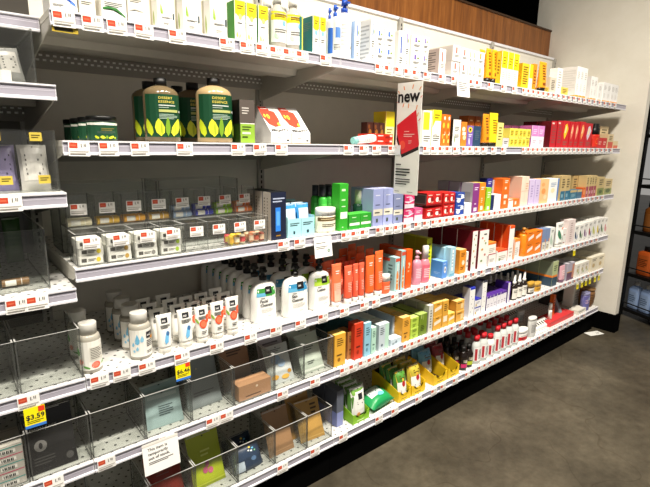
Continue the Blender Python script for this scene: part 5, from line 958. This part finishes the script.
for i in range(5): place('flat_carton', (bc if i % 2 else bc2)(.11, .1, .024), (LB_-BW*1.5+.015, D+.022, LZ[6]+.004+i*.0243), 'flat grey barcode carton, %s from the bottom of its stack' % ORD[i], 'box', 'barcode cartons')

# ======== rack beyond the column
def rackput(name, proto, x, y, z, label, cat, group=None):
    p = RKM @ Vector((x, y, z)); place(name, proto, p, label, cat, group, (0, 0, ang))
JUG = lofted([(0, .48, .48), (.02, .5, .5), (.7, .5, .5), (.8, .36, .36), (.84, .2, .2), (.88, .18, .18)], [(.87, .24, .24), (1, .22, .22)], mat('#8399bf', .3), '#d9d7d2', (.08, .64, .05, .95, '#93a9cc'), [lines(.2, .3, .8, .8, 4, '#6d84ac')], 4.)
jg = JUG(.108, .085, .24); jg = [(n, m.mesh(n), s) if False else (n, m) for n, m in jg]
for i in range(6): rackput('blue_jug', jg, .07+.115*i, .03, RH[0]+.001, 'pale blue jug on the lowest rack board, %s from the column' % ORD[i], 'bottle', 'pale blue jugs on the rack')
ors = JUG.__class__ and lofted([(0, .48, .48), (.02, .5, .5), (.78, .5, .5), (.84, .3, .3)], [(.84, .26, .26), (1, .24, .24)], mat('#b04e1c', .35), '#1b1512', (.1, .7, .05, .95, '#bb5a24'), [lines(.2, .3, .8, .8, 5, '#7c330e')], 4.)(.14, .09, .25)
for i in range(5): rackput('orange_bottle', ors, .12+.15*i, .03, RH[1]+.001, 'orange bottle on the second rack board, %s from column' % ORD[i], 'bottle', 'orange bottles on the rack')
amb = lofted([(0, .48, .48), (.02, .5, .5), (.72, .5, .5), (.82, .24, .24)], [(.82, .28, .28), (1, .26, .26)], mat('#6a3a12', .2), '#17120e', (.1, .6, .05, .95, '#7d4a1c'))(.09, .09, .26)
wj = JUG(.12, .09, .27)
for i in range(5): rackput('rack_bottle', amb if i == 0 else wj, .09+.15*i, .03, RH[2]+.001, 'amber bottle on third rack board beside the column' if i == 0 else 'pale jug on the third rack board, %s from amber bottle' % ORD[i-1], 'bottle', None if i == 0 else 'pale jugs on the rack')
gr = lofted([(0, .48, .48), (.02, .5, .5), (.75, .5, .5), (.8, .42, .42)], [(.8, .45, .45), (1, .42, .42)], mat('#3f6a52', .3), '#11120f', (.1, .68, .05, .95, '#c9d6c4'), [('r', 0, .6, 1, 1, '#3f7a58'), lines(.2, .2, .8, .5, 3, '#6d8a74')])(.12, .09, .24)
for i in range(5): rackput('green_bottle', gr, .13+.15*i, .03, RH[3]+.001, 'green-labelled bottle on fourth rack board, %s from column' % ORD[i], 'bottle', 'green bottles on the rack')

# ======== tags, cards, signs
shelf_tags(1, [51, 81, 106, 134, 168, 219, 239.4, 255.5, 269.3, 281.7, 296, 320, 375, 383.5, 394.5, 403.8, 411.4, 423.4, 438.6, 451.3, 469, 475, 487.7, 501, 512, 522]+[527+5.1*i for i in range(18)])
shelf_tags(2, [67.7, 98, 130, 176, 230.7, 253, 275, 343.5, 359, 372, 388, 423, 430.8, 437, 445.4, 453, 461.6, 467, 474.7, 481.6, 491, 501, 521.7]+[527+4.6*i for i in range(19)])
shelf_tags(3, [277.5, 294, 341, 350, 358.5, 375.5, 385, 393.5, 402.7, 414, 422.7, 431, 438, 444, 450.4, 455.8, 460.4, 468, 476.5]+[481.5+4.6*i for i in range(27)])
shelf_tags(4, [89.6, 112.6, 138, 174, 209.5, 244, 270, 295, 318, 339.6, 360, 371.6, 390.5, 402, 409, 416.5, 425, 433.5, 440, 448, 457, 464, 471.5, 480, 491, 498.5, 503]+[508+4.6*i for i in range(20)])
shelf_tags(5, [97, 173.7-15, 205.8, 219, 277, 310, 339.6, 348.8, 358.4, 365.5, 372.8, 380, 386, 402.7, 408.5, 414.6, 421.5, 427.7, 434.6, 442.3, 450, 458.5, 467, 473, 478.7, 483.7, 488.8, 493, 498, 503, 508, 513, 518, 524, 528, 532.6, 537, 541]+[546+4.6*i for i in range(12)])
shelf_tags(6, [277, 310, 338.8, 375, 391, 415, 430.7, 440, 452.5, 464.7, 471.6, 477.8, 483, 488.6, 493, 498.6, 503, 508, 512, 517, 521.7]+[527+5.6*i for i in range(11)])
for px, k, lab in ((-3, 3, 'price tag on left bay lip under lavender bin'), (5, 4, 'price tag under nearly empty bin, farther from soap bay'), (25.6, 4, 'price tag under nearly empty bin, nearer soap bay'), (17, 5, 'price tag right above the yellow 3.59 sale tag'), (43, 6, 'price tag under the black packet bin')):
    price_tag(fx(px, D, LZ[k])+.025, LZ[k], lab)
sale_tag(fx(19, D, LZ[5])+.03, LZ[5], '$3.59', 'yellow and blue 3.59 sale tag above the black packet')
sale_tag(fx(173.5, D, SH[4])+.027, SH[4], '$6.46', 'yellow and blue 6.46 sale tag above the slate packet')
price_tag(fx(173.5, D, SH[4])+.027, SH[4], 'price tag just above the 6.46 sale tag', y=D-.0022)
sale_tag(fx(50.5, D, SH[1])+.028, SH[1], None, 'faded yellow sticker under the blue-swoosh carton') if False else None
ys = MB().box(-.03, .03, 0, .0008, -.014, 0, '#b9a032'); deco(ys, Slope((-.03, 0, -.014), (.06, 0, 0), (0, 0, .014)), [('r', .1, .2, .8, .8, '#3a341a')], .0003)
place('yellow_sticker', [('sticker', ys)], (fx(50, D, SH[1])+.03, D+.004, SH[1]-.039), 'small faded yellow sticker under the blue-swoosh carton', 'sticker')
for i, px in enumerate((577, 581.5, 585.5, 589.5, 594.5, 598.5)):
    sale_tag(fx(px, D, SH[5])+.018, SH[5], None, 'narrow yellow sale tag on fifth shelf, %s of six toward column' % ORD[i], 'narrow yellow sale tags', True)
sale_tag(fx(573.5, D, SH[4])+.02, SH[4], None, 'lone narrow yellow sale tag on fourth shelf edge', None, True)
shelf_card(141, 172, 5, .118, .105, 'white card reading temporarily out of stock above red pouch', [('t', .14, .74, .13, 'This item is', '#1d1d1d', .02), ('t', .14, .6, .13, 'temporarily', '#1d1d1d', .02), ('t', .14, .46, .13, 'out of stock.', '#1d1d1d', .02), lines(.14, .3, .82, .4, 2, '#6a6866'), ('r', 0, .92, 1, 1, '#dedad2')], 'out_of_stock_card')
shelf_card(313, 337, 3, .088, .082, 'white card with green dot under the brown-labelled jar', [lines(.1, .66, .8, .74, 1, '#8a8882'), lines(.1, .4, .75, .56, 2, '#a09e98'), ('e', .8, .3, .08, .08, '#3f6a4a'), ('e', .8, .3, .04, .04, '#cfe0d2')])
shelf_card(456, 470, 1, .1, .085, 'white printed card hanging under the red-marked cartons', [lines(.15, .3, .8, .8, 5, '#8a8882')])
# the hanging sign: stands out from the second shelf edge into the aisle
SX, SY0, SY1, SZ0, SZ1 = 1.532, 1.265, 1.3965, 1.274, 1.731
r = ob('hanging_sign', None, None, (SX, SY1, SZ0)); tag(r, 'tall white sign card reading new with red packet picture, on second shelf', 'sign')
sm = MB().box(-.001, .001, SY0-SY1, 0, 0, SZ1-SZ0, '#eeece4'); sf = Slope((-.001, 0, 0), (0, SY0-SY1, 0), (0, 0, SZ1-SZ0))
red = '#d8232f'
items = [('p', [(.03, .63), (.8, .76), (.98, .46), (.96, .435), (.27, .36), (.06, .52)], red), ('p', [(.27, .365), (.96, .44), (.97, .41), (.29, .335)], '#1b1516'), ('e', .3, .45, .12, .04, '#e8513a'), ('p', [(.04, .5), (.06, .55), (.27, .39), (.28, .345)], '#2a1b1c'),
         lines(.36, .565, .62, .58, 1, '#f0b5b0'), lines(.34, .52, .78, .555, 2, '#f0b5b0'), lines(.55, .46, .68, .495, 3, '#e89a94'),
         ('t', .04, .832, .15, 'new', '#161414', .028)]
for u, v, a in ((.3, .935, .5), (.62, .94, -.4), (.1, .91, .9), (.9, .925, -.8), (.95, .86, -1.2), (.5, .815, 2.9), (.3, .82, 2.6), (.05, .83, 1.4), (.86, .7, -.6), (.93, .66, -.9), (.82, .76, -.3), (.08, .42, 1.2), (.1, .38, 1.6)):
    dx, dy = math.sin(-a)*.08, math.cos(a)*.028
    items.append(('p', [(u-.015, v), (u+dx*1-.012, v+dy*1.4), (u+dx+.02, v+dy*1.4), (u+.015, v)], '#dd4a2c' if int(u*100) % 2 else '#e8862c'))
items += [('t', .08, .105+.0, .011, 'NEW', '#4a4744')] if False else []
items += [lines(.08, .262, .36, .285, 1, '#55524e'), lines(.08, .165, .68, .245, 3, '#1f1d1c'), lines(.08, .085, .7, .15, 3, '#4f4c48'), lines(.08, .02, .32, .03, 1, '#8f8c86'), lines(.6, .02, .9, .03, 1, '#8f8c86')]
deco(sm, sf, [it if it[0] != 'l' or it[2] > .2 else it for it in items], .0004)
ob('sign_card', sm, r); ob('sign_clip', MB().box(-.004, .004, -.03, .004, .165, .205, mat('#dfe2e4', .2)), r)
# paper scrap on the floor
pp = onZ(594, 333.5, 0); mb = MB().box(-.072, .072, -.034, .034, 0, .001, '#efeee9'); deco(mb, Slope((-.072, -.034, .001), (.144, 0, 0), (0, .068, 0)), [lines(.6, .3, .85, .6, 2, '#a5a39e')])
place('paper_scrap', [('paper_scrap', mb)], (pp.x, pp.y, .001), 'white paper scrap lying on the floor by the column', 'paper', None, (0, 0, -.35))
# ---------------------------------------------------------------- light and camera
w = bpy.data.worlds.new('World'); bpy.context.scene.world = w; w.use_nodes = True
w.node_tree.nodes['Background'].inputs[0].default_value = (1, .96, .9, 1); w.node_tree.nodes['Background'].inputs[1].default_value = .34
def area(name, loc, size, power, col=(1, .93, .82), aim=None, spread=math.pi):
    l = bpy.data.lights.new(name, 'AREA'); l.shape = 'RECTANGLE'; l.size, l.size_y = size; l.energy = power; l.color = col; l.spread = spread
    o = bpy.data.objects.new(name, l); C.objects.link(o); o.location = loc
    if aim: o.rotation_euler = (Vector(aim)-Vector(loc)).to_track_quat('-Z', 'Y').to_euler()
    return o
for x, y, pw in ((-.7, .0, 45), (.5, .0, 45), (1.6, .0, 44), (2.55, -.05, 66)):
    area('aisle_light', (x, y, 4.0), (.45, .25), pw, aim=(x+(.5 if x > 2 else 0), 1.0, 0), spread=1.9)
cam = bpy.data.cameras.new('camera'); co = bpy.data.objects.new('camera', cam); C.objects.link(co)
M = Matrix((rt, up, -fw)).transposed().to_4x4(); M.translation = (0, 0, H); co.matrix_world = M
cam.sensor_width = 36; cam.lens = FPX/650*36; cam.clip_start = .02
sc = bpy.context.scene; sc.camera = co
sc.view_settings.view_transform = 'Standard'; sc.view_settings.look = 'None'; sc.view_settings.exposure = 0.; sc.view_settings.gamma = 1.
sc.cycles.transparent_max_bounces = 40
sc.cycles.max_bounces = 8
